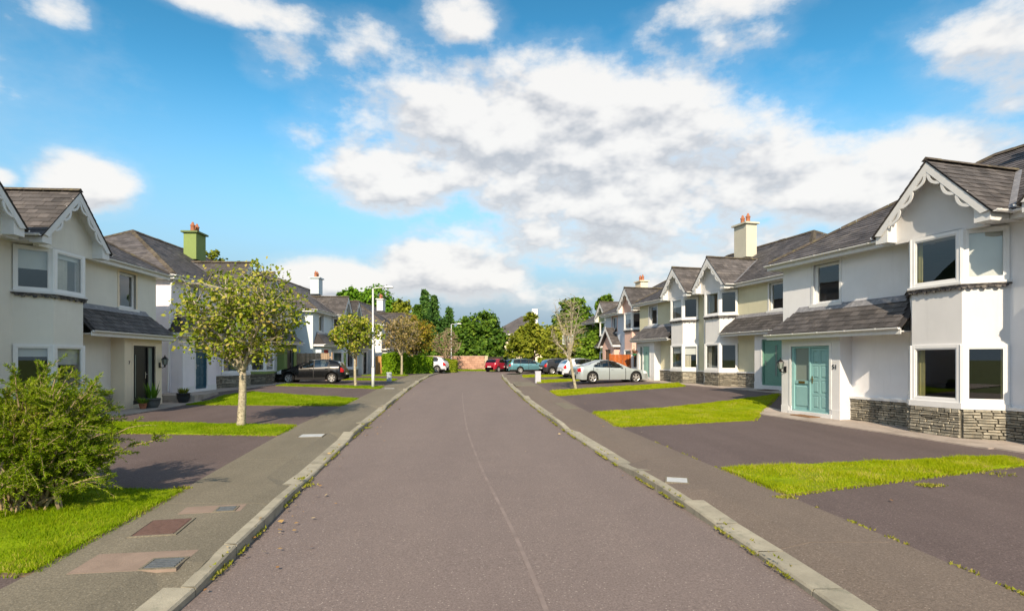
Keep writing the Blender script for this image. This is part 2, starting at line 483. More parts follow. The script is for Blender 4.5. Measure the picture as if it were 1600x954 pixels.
def drape(name, quads, off, mat, nu=10, nv=8, skirt=.06, **kw):
    mb = MB()
    for q in quads:
        A, B, C, D = [Vector((p[0], p[1])) for p in q]
        vs = []
        for j in range(nv + 1):
            for i in range(nu + 1):
                u, v = i / nu, j / nv
                p = (A * (1 - u) + B * u) * (1 - v) + (D * (1 - u) + C * u) * v
                vs.append((p.x, p.y, G(p.x, p.y) + off))
        fs = [(j * (nu + 1) + i, j * (nu + 1) + i + 1, (j + 1) * (nu + 1) + i + 1, (j + 1) * (nu + 1) + i) for j in range(nv) for i in range(nu)]
        mb.add(vs, fs)
        if skirt:
            W1 = nu + 1
            ring = [i for i in range(nu)] + [j * W1 + nu for j in range(nv)] + [nv * W1 + i for i in range(nu, 0, -1)] + [j * W1 for j in range(nv, 0, -1)]
            top = [vs[i] for i in ring]; n = len(top)
            mb.add(top + [(x, y, z - skirt) for x, y, z in top], [(i, n + i, n + (i + 1) % n, (i + 1) % n) for i in range(n)])
    return mb.build(name, mat, **kw)

# ground to the horizon
gx = sorted(set([-3000, -1200, -500, -200, -90, -50, -40] + list(np.arange(-32, 32.1, 1.0)) + [40, 50, 90, 200, 500, 1200, 3000]))
gy = sorted(set([-3000, -1200, -400, -100, -60] + list(np.arange(-40, 80, 1.0)) + [90, 110, 150, 250, 500, 1200, 3000]))
mb = MB()
vs = [(x, y, G(x, y) - .16) for y in gy for x in gx]
nx = len(gx)
mb.add(vs, [(j * nx + i, j * nx + i + 1, (j + 1) * nx + i + 1, (j + 1) * nx + i) for j in range(len(gy) - 1) for i in range(nx - 1)])
mb.build('ground', M_ground, kind='structure')

# road
mb = MB(); ys = list(np.arange(-30, 66.1, .5)); nu = 12
vs = []
for y in ys:
    a, b = xl(y) - .02, xr(y) + .02
    for i in range(nu + 1):
        u = i / nu
        vs.append((a + (b - a) * u, y, zr(y) + .035 * (4 * u * (1 - u)) - .02))
mb.add(vs, [(j * (nu + 1) + i, j * (nu + 1) + i + 1, (j + 1) * (nu + 1) + i + 1, (j + 1) * (nu + 1) + i) for j in range(len(ys) - 1) for i in range(nu)])
road = mb.build('road', M_road, smooth=True, kind='structure')
# pale centre joint of the surfacing
mb = MB(); pts = []
for y in np.arange(2.0, 30, .5):
    x = (xl(y) + xr(y)) / 2 + .08 + .25 * math.exp(-max(0, y - 4) / 6)
    pts.append((x, y))
for (x0, y0), (x1, y1) in zip(pts[:-1], pts[1:]):
    w = .022
    mb.quad((x0 - w, y0, zr(y0) + .0185), (x0 + w, y0, zr(y0) + .0185), (x1 + w, y1, zr(y1) + .0185), (x1 - w, y1, zr(y1) + .0185))
mb.build('surfacing_joint', pm('joint_sealant', (.222, .176, .162), .8, .2, 4), road)

# driveways: one sheet of dark tarmac on each side, draped
def side_sheet(name, side, d0, d1, off, mat, y0=-12, y1=66):
    mb = MB(); vs = []; ys = list(np.arange(y0, y1 + .1, .75)); ds = list(np.linspace(d0, d1, 24))
    for y in ys:
        for d in ds:
            x = xl(y) - pwl(y) - d if side < 0 else xr(y) + pwr(y) + d
            vs.append((x, y, G(x, y) + off))
    n = len(ds)
    mb.add(vs, [(j * n + i, j * n + i + 1, (j + 1) * n + i + 1, (j + 1) * n + i) for j in range(len(ys) - 1) for i in range(n - 1)])
    return mb.build(name, mat, smooth=True, kind='structure')
side_sheet('driveway', -1, 0, 11.5, 0, M_drive)
side_sheet('driveway', 1, 0, 9.5, 0, M_drive)

# pavements in bays, kerb stones one by one
L_RAISED = [(5.2, 8.25), (13.95, 15.9), (21, 24.6), (31, 33.6), (40.3, 43.2), (49, 66)]
R_RAISED = [(7.75, 9.65), (15.3, 18.3), (25.4, 29.2), (37, 40.6), (46, 60)]
def edge_h(y, side):
    for a, b in (L_RAISED if side < 0 else R_RAISED):
        if a <= y <= b: return .115
        if a - .5 < y < a: return .045 + .07 * (y - a + .5) / .5
        if b < y < b + .5: return .045 + .07 * (b + .5 - y) / .5
    return .045
def is_raised(y, side):
    return any(a <= y <= b for a, b in (L_RAISED if side < 0 else R_RAISED))
rng = random.Random(4)
def pavement(side, bay, mat):
    root = empty('pavement', (0, 0, 0), kind='structure')
    y = -8.0; ymax = 62.0 if side < 0 else 53.0
    ks = []
    while y < ymax:
        L = .915 if is_raised(y + .3, side) else .915
        ks.append((y, min(y + L, ymax))); y += L
    for (a, b) in ks:
        ra = is_raised((a + b) / 2, side); w = .13 if ra else .27
        mb = MB()
        def pt(yy, d, z): return ((xl(yy) - d) if side < 0 else (xr(yy) + d), yy, zr(yy) + z)
        a2, b2 = a + .008, b - .008
        if -4 < a < 3 or a > 30: pass
        bot = [pt(a2, 0, -.12), pt(a2, w, -.12), pt(b2, w, -.12), pt(b2, 0, -.12)]
        ha, hb = edge_h(a2, side), edge_h(b2, side)
        j = rng.uniform(-.004, .004)
        mid = [pt(a2, 0, ha - .02 + j), pt(a2, w, ha - .0 + j), pt(b2, w, hb - .0 + j), pt(b2, 0, hb - .02 + j)]
        mb.hexa(bot, mid)
        top = [pt(a2, .018, ha + j), pt(a2, w, ha + .001 + j), pt(b2, w, hb + .001 + j), pt(b2, .018, hb + j)]
        mb.add([mid[0], mid[3], top[3], top[0]], [(0, 1, 2, 3)])
        mb.quad(*top)
        mb.build('kerb_stone', M_kerb, root)
    y = -8.0
    while y < ymax:
        y2 = min(y + bay, ymax); mb = MB(); n = 6; vs = []; m = 5
        for j in range(n + 1):
            yy = y + .006 + (y2 - y - .012) * j / n
            pw = pwl(yy) if side < 0 else pwr(yy)
            for i in range(m + 1):
                e = edge_h(yy, side)
                d = (.125, .29)[i] if i < 2 else .29 + (pw + .02 - .29) * (i - 1) / (m - 1)
                h = e - .03 if i == 0 else (e - .014 if i == 1 else .1)
                vs.append(((xl(yy) - d) if side < 0 else (xr(yy) + d), yy, zr(yy) + h + .012))
        vb = [(x, yy, z - .1) for x, yy, z in vs]
        N = m + 1
        fs = [(j * N + i, j * N + i + 1, (j + 1) * N + i + 1, (j + 1) * N + i) for j in range(n) for i in range(m)]
        ring = list(range(m)) + [j * N + m for j in range(n)] + [n * N + i for i in range(m, 0, -1)] + [j * N for j in range(n, 0, -1)]
        K = len(vs)
        fs += [(ring[k], K + ring[k], K + ring[(k + 1) % len(ring)], ring[(k + 1) % len(ring)]) for k in range(len(ring))]
        mb.add(vs + vb, fs)
        mb.build('pavement_slab', mat, root)
        y = y2
    return root
pav_l = pavement(-1, 3.06, M_conc)
pav_r = pavement(1, 4.6, M_rpave)

# ---------------------------------------------------------------- houses
W = 7.52          # width of one semi-detached house
D = 8.0           # depth
TAN = .62         # main roof pitch
EZ, EP = 4.98, .38

class House:
    """local coordinates: s along the front from the free end to the party wall, p out of the front wall, z up from the floor"""
    def __init__(self, X, Y, ang, side, half, F, label, cfg):
        th = R(ang); d = Vector((math.sin(th), math.cos(th)))
        if half == 'N':           # near half: the free end is the near end of the pair
            X, Y = X - 2 * W * d.x, Y - 2 * W * d.y
            sd = d
        else:
            sd = -d
        inw = Vector((d.y, -d.x)) if side == 'R' else Vector((-d.y, d.x))
        self.m = 1 if sd.x * inw.y - sd.y * inw.x > 0 else -1
        ax = sd * self.m
        self.root = empty('house', (X, Y, F), math.atan2(ax.y, ax.x), label, 'house', cfg.get('group', 'semi-detached houses along the street'))
        self.cfg = cfg; self.rng = random.Random(hash(label) % 1000 if False else len(label) * 7 + int(X * 10))
        self.sd, self.inw, self.org = sd, inw, Vector((X, Y, F))
    def mb(self):
        m = self.m
        return MB(lambda s, p, z: (m * s, -p, z), m > 0)
    def part(self, name, mat, fn, parent=None, smooth=False, kind=None, label=None):
        mb = self.mb(); fn(mb)
        return mb.build(name, mat, parent or self.root, smooth, kind=kind, label=label)
    def world(self, s, p, z=0):
        q = self.sd * s - self.inw * p
        return Vector((self.org.x + q.x, self.org.y + q.y, self.org.z + z))

def wall_cells(mb, s0, s1, z0, z1, holes, p0, p1):
    ss = sorted({s0, s1, *[h[0] for h in holes], *[h[1] for h in holes]}); zz = sorted({z0, z1, *[h[2] for h in holes], *[h[3] for h in holes]})
    ss = [s for s in ss if s0 <= s <= s1]; zz = [z for z in zz if z0 <= z <= z1]
    for a, b in zip(ss[:-1], ss[1:]):
        run = None
        for c, d in zip(zz[:-1], zz[1:]):
            hit = any(h[0] <= (a + b) / 2 <= h[1] and h[2] <= (c + d) / 2 <= h[3] for h in holes)
            if hit:
                if run: mb.box(a, b, p0, p1, *run); run = None
            else:
                run = (run[0], d) if run else (c, d)
        if run: mb.box(a, b, p0, p1, *run)

SLATE_BASE = {}
def slate_mesh(w, g, mat):
    key = (round(w, 3), round(g, 3), mat.name)
    if key not in SLATE_BASE:
        mb = MB(); t = .006
        mb.hexa([(0, 0, .006), (w, 0, .006), (w, g * 1.12, -.006), (0, g * 1.12, -.006)], [(0, 0, .006 + t), (w, 0, .006 + t), (w, g * 1.12, -.002), (0, g * 1.12, -.002)])
        me = bpy.data.meshes.new('slate'); me.from_pydata(mb.v, [], mb.f); me.update(); me.materials.append(mat)
        SLATE_BASE[key] = me
    return SLATE_BASE[key]

def slates(h, parent, O, U, V, lenV, uL, uR, g=.2, w=.28, mat=None, single=False, name='slate'):
    """cover a slope: O corner on the eave, U unit along the eave, V unit up the slope (in s,p,z); uL(v), uR(v) limits"""
    O, U, V = Vector(O), Vector(U), Vector(V)
    N = U.cross(V)
    if N.z < 0: N = -N
    rg = h.rng; mb = h.mb(); rows = int(round(lenV / g)); g = lenV / rows
    for r in range(rows):
        v0 = r * g; a, b = uL(v0 + g * .5), uR(v0 + g * .5)
        if b - a < .05: continue
        u = math.floor(a / w) * w + (w / 2 if r % 2 else 0) - w
        while u < b:
            ua, ub = max(u, a), min(u + w - .006, b); u += w
            if ub - ua < .03: continue
            jz = rg.uniform(-.002, .004); jv = rg.uniform(-.006, .006)
            if single:
                me = slate_mesh(w - .006, g, mat)
                o = bpy.data.objects.new(name, me); COL.objects.link(o); o.parent = parent
                # map local frame -> house local
                def loc(q): return Vector((h.m * q.x, -q.y, q.z))
                base = O + U * ua + V * (v0 + jv) + N * jz
                X, Yv = loc(U), loc(V); Z = X.cross(Yv)
                if Z.z < 0:
                    base = O + U * ub + V * (v0 + jv) + N * jz; X = -X; Z = X.cross(Yv)
                Mx = Matrix.Identity(4)
                sc = (ub - ua) / (w - .006)
                for i in range(3):
                    Mx[i][0] = X[i] * sc; Mx[i][1] = Yv[i]; Mx[i][2] = Z[i]; Mx[i][3] = loc(base)[i]
                o.matrix_local = Mx
            else:
                t = .006
                P = lambda uu, vv, nn: tuple(O + U * uu + V * vv + N * (nn + jz))
                va, vb = v0 + jv, v0 + g * 1.1
                mb.hexa([P(ua, va, .005), P(ub, va, .005), P(ub, vb, -.006), P(ua, vb, -.006)], [P(ua, va, .005 + t), P(ub, va, .005 + t), P(ub, vb, -.002), P(ua, vb, -.002)])
    if not single:
        mb.build('slates', mat, parent, kind='stuff')

def gutter(mb, a, b, r=.055):
    """half-round gutter between two points (s,p,z) with brackets"""
    a, b = Vector(a), Vector(b); d = (b - a).normalized(); out = d.cross(Vector((0, 0, 1))).normalized()
    pr = [(-r, 0), (-r * .92, -r * .5), (-r * .55, -r * .9), (0, -r * 1.05), (r * .55, -r * .9), (r * .92, -r * .5), (r, 0), (r * .8, 0), (0, -r * .6), (-r * .8, 0)]
    pts = [tuple(a + out * x + Vector((0, 0, z))) for x, z in pr]
    mb.prism(pts, b - a)
    L = (b - a).length; n = max(2, int(L / .9))
    for i in range(n):
        c = a + d * (L * (i + .3) / n)
        pts = [tuple(c + out * x * 1.14 + Vector((0, 0, z * 1.12 + .004))) for x, z in pr[:7]]
        mb.prism(pts, d * .045)

def ridge(mb, a, b, r=.1, seg=.45):
    a, b = Vector(a), Vector(b); L = (b - a).length; d = (b - a) / L; n = max(1, int(L / seg)); side = d.cross(Vector((0, 0, 1))).normalized()
    rg = random.Random(int(L * 100))
    for i in range(n):
        c0 = a + d * (L * i / n + .006); c1 = a + d * (L * (i + 1) / n - .006); j = rg.uniform(-.008, .01)
        up = Vector((0, 0, 1))
        q = [c0 - side * r * 1.25 - up * (r * .55), c0 + up * (r * .5 + j), c0 + side * r * 1.25 - up * (r * .55), c0 - up * (r * .3)]
        mb.prism([tuple(x) for x in q], c1 - c0)

def window(h, s0, s1, z0, z1, p, A=None, B=None, mull=(), curtain=None, blind=None, name='window', fr=.055, sash=None):
    """casement: frame, pane(s). A,B optional plan points (s,p) for a canted facet: s0,s1 then run along it"""
    if A is None:
        O = Vector((s0, p, 0)); U = Vector((1, 0, 0)); L = s1 - s0
    else:
        O = Vector((A[0], A[1], 0)); B = Vector((B[0], B[1], 0)); L0 = (B - O).length; U = (B - O) / L0
        O = O + U * s0; L = s1 - s0
    Nn = Vector((-U.y, U.x, 0))       # outward
    if Nn.y < 0: Nn = -Nn
    def P(u, n, z): return tuple(O + U * u + Nn * n + Vector((0, 0, z)))
    def bx(mb, u0, u1, n0, n1, za, zb):
        mb.hexa([P(u0, n0, za), P(u1, n0, za), P(u1, n1, za), P(u0, n1, za)], [P(u0, n0, zb), P(u1, n0, zb), P(u1, n1, zb), P(u0, n1, zb)])
    def frame(mb):
        bx(mb, 0, fr, -.03, .04, z0, z1); bx(mb, L - fr, L, -.03, .04, z0, z1)
        bx(mb, fr, L - fr, -.03, .038, z0, z0 + fr); bx(mb, fr, L - fr, -.03, .038, z1 - fr, z1)
        for k in mull: bx(mb, L * k - fr * .5, L * k + fr * .5, -.03, .039, z0 + fr, z1 - fr)
        f2 = .032
        ks = [0] + list(mull) + [1]
        for a, b in zip(ks[:-1], ks[1:]):
            ua, ub = L * a + fr * (1 if a == 0 else .5), L * b - fr * (1 if b == 1 else .5); za, zb = z0 + fr, z1 - fr
            bx(mb, ua, ua + f2, -.02, .025, za, zb); bx(mb, ub - f2, ub, -.02, .025, za, zb)
            bx(mb, ua + f2, ub - f2, -.02, .024, za, za + f2); bx(mb, ua + f2, ub - f2, -.02, .024, zb - f2, zb)
    wo = h.part(name, M_white, frame)
    def pane(mb):
        ks = [0] + list(mull) + [1]
        for a, b in zip(ks[:-1], ks[1:]):
            ua, ub = L * a + fr * .9, L * b - fr * .9
            mb.quad(P(ua, 0, z0 + fr * .9), P(ub, 0, z0 + fr * .9), P(ub, 0, z1 - fr * .9), P(ua, 0, z1 - fr * .9))
    h.part('pane', M_glass, pane, wo)
    if blind:
        h.part('blind', M_blind, lambda mb: bx(mb, fr, L - fr, -.1, -.092, z1 - (z1 - z0) * blind, z1 - fr), wo)
    if curtain:
        for (c0, c1) in curtain:
            def cu(mb):
                n = 14; top = []; bot = []
                for i in range(n + 1):
                    u = L * (c0 + (c1 - c0) * i / n); w = -.16 + .025 * math.sin(i * 1.9)
                    top.append(P(u, w, z1 - .02)); bot.append(P(u, w, z0 + .02))
                for i in range(n): mb.quad(bot[i], bot[i + 1], top[i + 1], top[i])
            h.part('curtain', h.cfg.get('curtain_mat', M_cut), cu, wo)
    return wo

STONES = []
def stone_variant(k):
    if not STONES:
        rg = random.Random(9)
        for _ in range(10):
            mb = MB(); j = lambda: rg.uniform(-.09, .09); b = .12
            f = [(-.5 + abs(j()) * .5, .5 * 0, -.5 + abs(j())), (.5 - abs(j()) * .5, 0, -.5 + abs(j())), (.5 - abs(j()) * .5, 0, .5 - abs(j())), (-.5 + abs(j()) * .5, 0, .5 - abs(j()))]
            back = [(-.5, 1, -.5), (.5, 1, -.5), (.5, 1, .5), (-.5, 1, .5)]
            fr = [(x * .93, -.35 + j() * 2, z * .8) for x, y, z in f]
            mb.add(back + f + fr, [(0, 1, 5, 4), (1, 2, 6, 5), (2, 3, 7, 6), (3, 0, 4, 7), (4, 5, 9, 8), (5, 6, 10, 9), (6, 7, 11, 10), (7, 4, 8, 11), (8, 9, 10, 11)])
            me = bpy.data.meshes.new('stone'); me.from_pydata(mb.v, [], mb.f); me.update(); me.materials.append(M_stone); STONES.append(me)
    return STONES[k % len(STONES)]

def stone_run(h, parent, A, B, z0, z1, single):
    """coursed slate stones along plan line A->B (s,p), proud of the line"""
    A, B = Vector((*A, 0)), Vector((*B, 0)); L = (B - A).length; U = (B - A) / L; Nn = Vector((-U.y, U.x, 0))
    if Nn.y < 0: Nn = -Nn
    rg = h.rng; mb = h.mb(); z = z0
    mbk = h.mb()
    def P(u, n, zz): return A + U * u + Nn * n + Vector((0, 0, zz))
    mbk.hexa([tuple(P(0, 0, z0)), tuple(P(L, 0, z0)), tuple(P(L, .035, z0)), tuple(P(0, .035, z0))], [tuple(P(0, 0, z1)), tuple(P(L, 0, z1)), tuple(P(L, .035, z1)), tuple(P(0, .035, z1))])
    mbk.build('mortar', M_mortar, parent)
    while z < z1 - .02:
        hgt = min(rg.uniform(.04, .085), z1 - z)
        if z1 - z - hgt < .04: hgt = z1 - z
        u = 0.
        while u < L - .01:
            w = min(rg.uniform(.12, .42), L - u)
            if L - u - w < .08: w = L - u
            th = rg.uniform(.045, .075)
            if single:
                o = bpy.data.objects.new('stone', stone_variant(rg.randrange(10))); COL.objects.link(o); o.parent = parent
                loc = lambda q: Vector((h.m * q.x, -q.y, q.z))
                c = loc(P(u + w / 2, th, z + hgt / 2)); X = loc(U); N2 = loc(Nn)
                Mx = Matrix.Identity(4)
                for i in range(3):
                    Mx[i][0] = X[i] * (w - .012); Mx[i][1] = -N2[i] * .055; Mx[i][2] = (0, 0, 1)[i] * (hgt - .010); Mx[i][3] = c[i]
                o.matrix_local = Mx
            else:
                j = lambda: rg.uniform(0, .012); e = .006
                f0 = [P(u + e, .03, z + e), P(u + w - e, .03, z + e), P(u + w - e, .03, z + hgt - e), P(u + e, .03, z + hgt - e)]
                f1 = [P(u + e + j(), th, z + e + j()), P(u + w - e - j(), th + rg.uniform(-.01, .01), z + e + j()), P(u + w - e - j(), th, z + hgt - e - j()), P(u + e + j(), th + rg.uniform(-.01, .01), z + hgt - e - j())]
                mb.hexa([tuple(x) for x in f0], [tuple(x) for x in f1])
            u += w
        z += hgt
    if not single: mb.build('stones', M_stone, parent, kind='stuff')

BAY = [(4.6, 0.), (5.2, .65), (6.42, .65), (7.0, 0.)]
GS, GH, GP, GZ = 5.82, 1.40, .95, 6.5      # gable centre, half width at the eave, plane, apex

def text_mesh(body, size):
    cu = bpy.data.curves.new('digits', 'FONT'); cu.body = body; cu.size = size; cu.extrude = .006; cu.align_x = 'CENTER'
    o = bpy.data.objects.new('digits', cu); COL.objects.link(o)
    dg = bpy.context.evaluated_depsgraph_get(); me = bpy.data.meshes.new_from_object(o.evaluated_get(dg))
    bpy.data.objects.remove(o); return me

def lantern(h, s, p, z, k=1.0):
    """wall lantern: bracket, glass, cap"""
    def metal(mb):
        mb.box(s - .05 * k, s + .05 * k, p, p + .025, z - .1 * k, z + .1 * k)
        mb.tube([(s, p + .02, z - .06 * k), (s, p + .12 * k, z - .1 * k), (s, p + .2 * k, z - .04 * k), (s, p + .2 * k, z + .02 * k)], .014 * k, 6)
        c = (s, p + .2 * k, z)
        mb.lathe([(.0, -.1 * k), (.02 * k, -.07 * k), (.035 * k, .0), (.075 * k, .02 * k)], c, 6)
        mb.lathe([(.125 * k, .22 * k), (.12 * k, .235 * k), (.06 * k, .3 * k), (.02 * k, .33 * k), (.018 * k, .37 * k), (0, .39 * k)], c, 6)
        for i in range(6):
            a = 2 * math.pi * i / 6
            mb.tube([(c[0] + .07 * k * math.cos(a), c[1] + .07 * k * math.sin(a), c[2] + .02 * k), (c[0] + .115 * k * math.cos(a), c[1] + .115 * k * math.sin(a), c[2] + .23 * k)], .007 * k, 4)
    lo = h.part('wall_lantern', M_black, metal)
    h.part('lantern_glass', M_frost, lambda mb: mb.lathe([(.065 * k, .02 * k), (.11 * k, .225 * k)], (s, p + .2 * k, z), 6), lo)

def door(h, style, s0, s1, p, col):
    """front door set in the porch wall"""
    z0, z1 = .07, 2.13; fr = .06
    fm = {'white': M_white}.get(style.get('frame'), col)
    def bx(mb, a, b, n0, n1, c, d): mb.box(a, b, p + n0, p + n1, c, d)
    leaf = style['leaf']; lights = style.get('lights', [])
    def frame(mb):
        bx(mb, s0, s0 + fr, -.12, -.03, z0, z1); bx(mb, s1 - fr, s1, -.12, -.03, z0, z1); bx(mb, s0 + fr, s1 - fr, -.12, -.032, z1 - fr, z1); bx(mb, s0 + fr, s1 - fr, -.12, -.02, z0 - .02, z0 + .03)
        for a, b in lights:
            for q in (a, b):
                if s0 + fr < q < s1 - fr: bx(mb, q - .03, q + .03, -.12, -.031, z0 + .03, z1 - fr)
    d = h.part('door', fm, frame, label=style.get('label'))
    a, b = leaf
    def leafmesh(mb):
        st = style.get('kind')
        za, zb = z0 + .035, z1 - fr - .005
        mb.box(a, b, p - .11, p - .075, za, zb)
        if st == 'panels':
            nx, nz = style.get('n', (2, 4))
            m = .1; cw = (b - a - m) / nx; ch = (zb - za - m) / nz
            for i in range(nx):
                for j in range(nz):
                    x0, x1 = a + m + i * cw, a + (i + 1) * cw; y0, y1 = za + m + j * ch, za + (j + 1) * ch
                    mb.hexa([(x0, p - .075, y0), (x1, p - .075, y0), (x1, p - .075, y1), (x0, p - .075, y1)], [(x0 + .035, p - .058, y0 + .035), (x1 - .035, p - .058, y0 + .035), (x1 - .035, p - .058, y1 - .035), (x0 + .035, p - .058, y1 - .035)])
            for i in range(nx + 1):
                x = a + .0 + i * cw
                mb.box(x, x + m * .86, p - .0749, p - .06, za, zb)
            for j in range(nz + 1):
                y = za + j * ch
                mb.box(a, b, p - .0748, p - .0605, y, y + m * .86)
        elif st == 'plain':
            for k in range(1, 6):
                y = za + (zb - za) * k / 6
    lf = h.part('door_leaf', col, leafmesh, d)
    for (x0, x1, y0, y1) in style.get('slots', []):
        h.part('door_glass', M_frost, lambda mb: mb.box(x0, x1, p - .08, p - .066, y0, y1), d)
        h.part('glazing_bead', col, lambda mb: (mb.box(x0 - .02, x0, p - .078, p - .055, y0 - .02, y1 + .02), mb.box(x1, x1 + .02, p - .078, p - .055, y0 - .02, y1 + .02), mb.box(x0, x1, p - .078, p - .056, y0 - .02, y0), mb.box(x0, x1, p - .078, p - .056, y1, y1 + .02)), d)
    for (x0, x1) in lights:
        if style.get('half'):
            zs = .98
            h.part('side_panel', col, lambda mb: (mb.box(x0, x1, p - .11, p - .08, z0 + .03, zs), mb.hexa([(x0 + .07, p - .08, z0 + .13), (x1 - .07, p - .08, z0 + .13), (x1 - .07, p - .08, zs - .12), (x0 + .07, p - .08, zs - .12)], [(x0 + .1, p - .06, z0 + .16), (x1 - .1, p - .06, z0 + .16), (x1 - .1, p - .06, zs - .15), (x0 + .1, p - .06, zs - .15)]),
                                                  mb.box(x0, x0 + .06, p - .11, p - .055, zs, z1 - fr), mb.box(x1 - .06, x1, p - .11, p - .055, zs, z1 - fr), mb.box(x0, x1, p - .11, p - .052, zs - .05, zs + .05)), d)
            h.part('side_light', M_frost, lambda mb: mb.box(x0 + .06, x1 - .06, p - .1, p - .085, zs + .05, z1 - fr), d)
            h.part('letterbox', M_brass, lambda mb: mb.box((x0 + x1) / 2 - .13, (x0 + x1) / 2 + .13, p - .055, p - .045, zs - .04, zs + .035), d)
        else:
            h.part('side_light', M_frost, lambda mb: mb.box(x0, x1, p - .1, p - .085, z0 + .03, z1 - fr), d)
    hs = style.get('handle', a + .08)
    h.part('handle', M_brass if style.get('brass') else M_steel, lambda mb: (mb.box(hs - .02, hs + .02, p - .06, p - .05, .95, 1.18), mb.tube([(hs, p - .05, 1.1), (hs, p - .0, 1.1), (hs + style.get('hd', .11), p - .0, 1.1)], .011, 6)), d)

def build_house(X, Y, ang, side, half, F, label, **cfg):
    h = House(X, Y, ang, side, half, F, label, cfg)
    wm = cfg['wall']; bm_ = cfg.get('bay', wm); pmat = cfg.get('porch_wall', wm); rev = cfg.get('band', M_wood_white)
    det = cfg.get('detail', 1)
    ps0, ps1, pp = cfg.get('porch', (.45, 2.8, .45))
    gable_porch = cfg.get('gable_porch', False)
    uw = (1.35, 2.35, 3.46, 4.72)
    # ---- walls
    h.part('front_wall', wm, lambda mb: wall_cells(mb, 0, W, -.6, 4.9, [uw, (4.66, 6.94, .62, 4.75), (ps0 + .2, ps1 - .2, .05, 2.2)], -.25, 0.))
    h.part('side_wall', cfg.get('side_mat', wm), lambda mb: mb.box(-.003, .25, -D, -.003, -.6, 4.9))
    h.part('rear_wall', wm, lambda mb: mb.box(.25, W, -D, -D + .25, -.6, 4.9))
    rz = EZ + TAN * (D / 2 + EP)
    h.part('party_wall', wm, lambda mb: mb.prism([(W - .12, -.25, -.6), (W - .12, -D + .25, -.6), (W - .12, -D + .25, 4.9), (W - .12, -D / 2, rz - .25), (W - .12, -.25, 4.9)], (.115, 0, 0)))
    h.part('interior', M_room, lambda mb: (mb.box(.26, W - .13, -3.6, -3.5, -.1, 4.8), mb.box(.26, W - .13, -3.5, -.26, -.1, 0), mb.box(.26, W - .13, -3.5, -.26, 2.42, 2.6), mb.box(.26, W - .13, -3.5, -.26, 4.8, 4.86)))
    # white band round the small window
    def band(mb):
        a, b, c, d = uw
        mb.box(a - .09, a, -.14, .018, c, d + .09); mb.box(b, b + .09, -.14, .018, c, d + .09); mb.box(a, b, -.14, .018, d, d + .09)
    h.part('window_band', rev, band)
    sw = window(h, uw[0], uw[1], uw[2], uw[3], -.11, blind=cfg.get('ub', 0))
    h.part('sill', M_wood_white, lambda mb: mb.box(uw[0] - .13, uw[1] + .13, -.14, .07, uw[2] - .09, uw[2]), sw)
    # ---- bay
    def facets(): return list(zip(BAY[:-1], BAY[1:]))
    def baywall(mb, z0, z1, off=0.):
        c = Vector((5.81, -.5))
        for A, B in facets():
            A, B = Vector(A), Vector(B); U = (B - A).normalized(); n = Vector((-U.y, U.x)); n = n if n.y > 0 else -n
            a, b = A + n * off, B + n * off; ia, ib = a - n * .2, b - n * .2
            ia = Vector((ia.x, ia.y)); ib = Vector((ib.x, ib.y))
            mb.hexa([(a.x, a.y, z0), (b.x, b.y, z0), (ib.x, ib.y, z0), (ia.x, ia.y, z0)], [(a.x, a.y, z1), (b.x, b.y, z1), (ib.x, ib.y, z1), (ia.x, ia.y, z1)])
    def bayloop(off):       # offset bay outline
        pts = []
        n = len(BAY)
        for i, q in enumerate(BAY):
            q = Vector(q); ns = []
            for A, B in ((BAY[i - 1], BAY[i]) if i > 0 else (None, None), (BAY[i], BAY[i + 1]) if i < n - 1 else (None, None)):
                if A is None: ns.append(Vector((0, 1))); continue
                U = (Vector(B) - Vector(A)).normalized(); nn = Vector((-U.y, U.x)); ns.append(nn if nn.y > 0 else -nn)
            b = (ns[0] + ns[1]); b = b / b.length_squared * 2
            pts.append(q + b * off)
        return pts
    def slab(mb, off_o, z0, z1, inner=-.12):
        o = bayloop(off_o); pts = [(q.x, q.y) for q in o]
        pts = [(pts[0][0], -.0)] + pts[1:-1] + [(pts[-1][0], -.0)] if False else pts
        poly = [(pts[0][0], inner)] + pts + [(pts[-1][0], inner)]
        mb.prism([(a, b, z0) for a, b in poly], (0, 0, z1 - z0))
    h.part('bay_wall', bm_, lambda mb: baywall(mb, 2.03, 3.41))
    h.part('bay_wall', bm_, lambda mb: baywall(mb, -.6, .62))
    h.part('bay_sill', cfg.get('ledge', M_wood_white), lambda mb: slab(mb, .07, .55, .69))
    usill = h.part('bay_sill', M_wood_white, lambda mb: slab(mb, .10, 3.445, 3.5))
    # scalloped slate trim under the upper sill
    def scallop(mb):
        slab(mb, .11, 3.415, 3.44)
        o = bayloop(.085)
        for A, B in zip(o[:-1], o[1:]):
            L = (B - A).length; n = max(3, int(L / .11)); U = (B - A) / L; nn = Vector((-U.y, U.x)); nn = nn if nn.y > 0 else -nn
            for i in range(n):
                a = A + U * (L * i / n); b = A + U * (L * (i + 1) / n); c = (a + b) / 2; dz = .075 + .02 * math.sin(i * 2.7)
                mb.prism([(a.x, a.y, 3.415), (b.x, b.y, 3.415), (b.x, b.y, 3.38), ((b.x * .75 + a.x * .25), (b.y * .75 + a.y * .25), 3.415 - dz), ((b.x * .25 + a.x * .75), (b.y * .25 + a.y * .75), 3.415 - dz), (a.x, a.y, 3.38)], (-nn.x * .05, -nn.y * .05, 0))
    h.part('scalloped_trim', M_scal, scallop)
    def ceil(mb): slab(mb, -.02, 4.72, 4.76, -.2)
    h.part('bay_soffit', M_wood_white, lambda mb: slab(mb, -.02, 4.715, 4.76, -.2))
    ci = 0
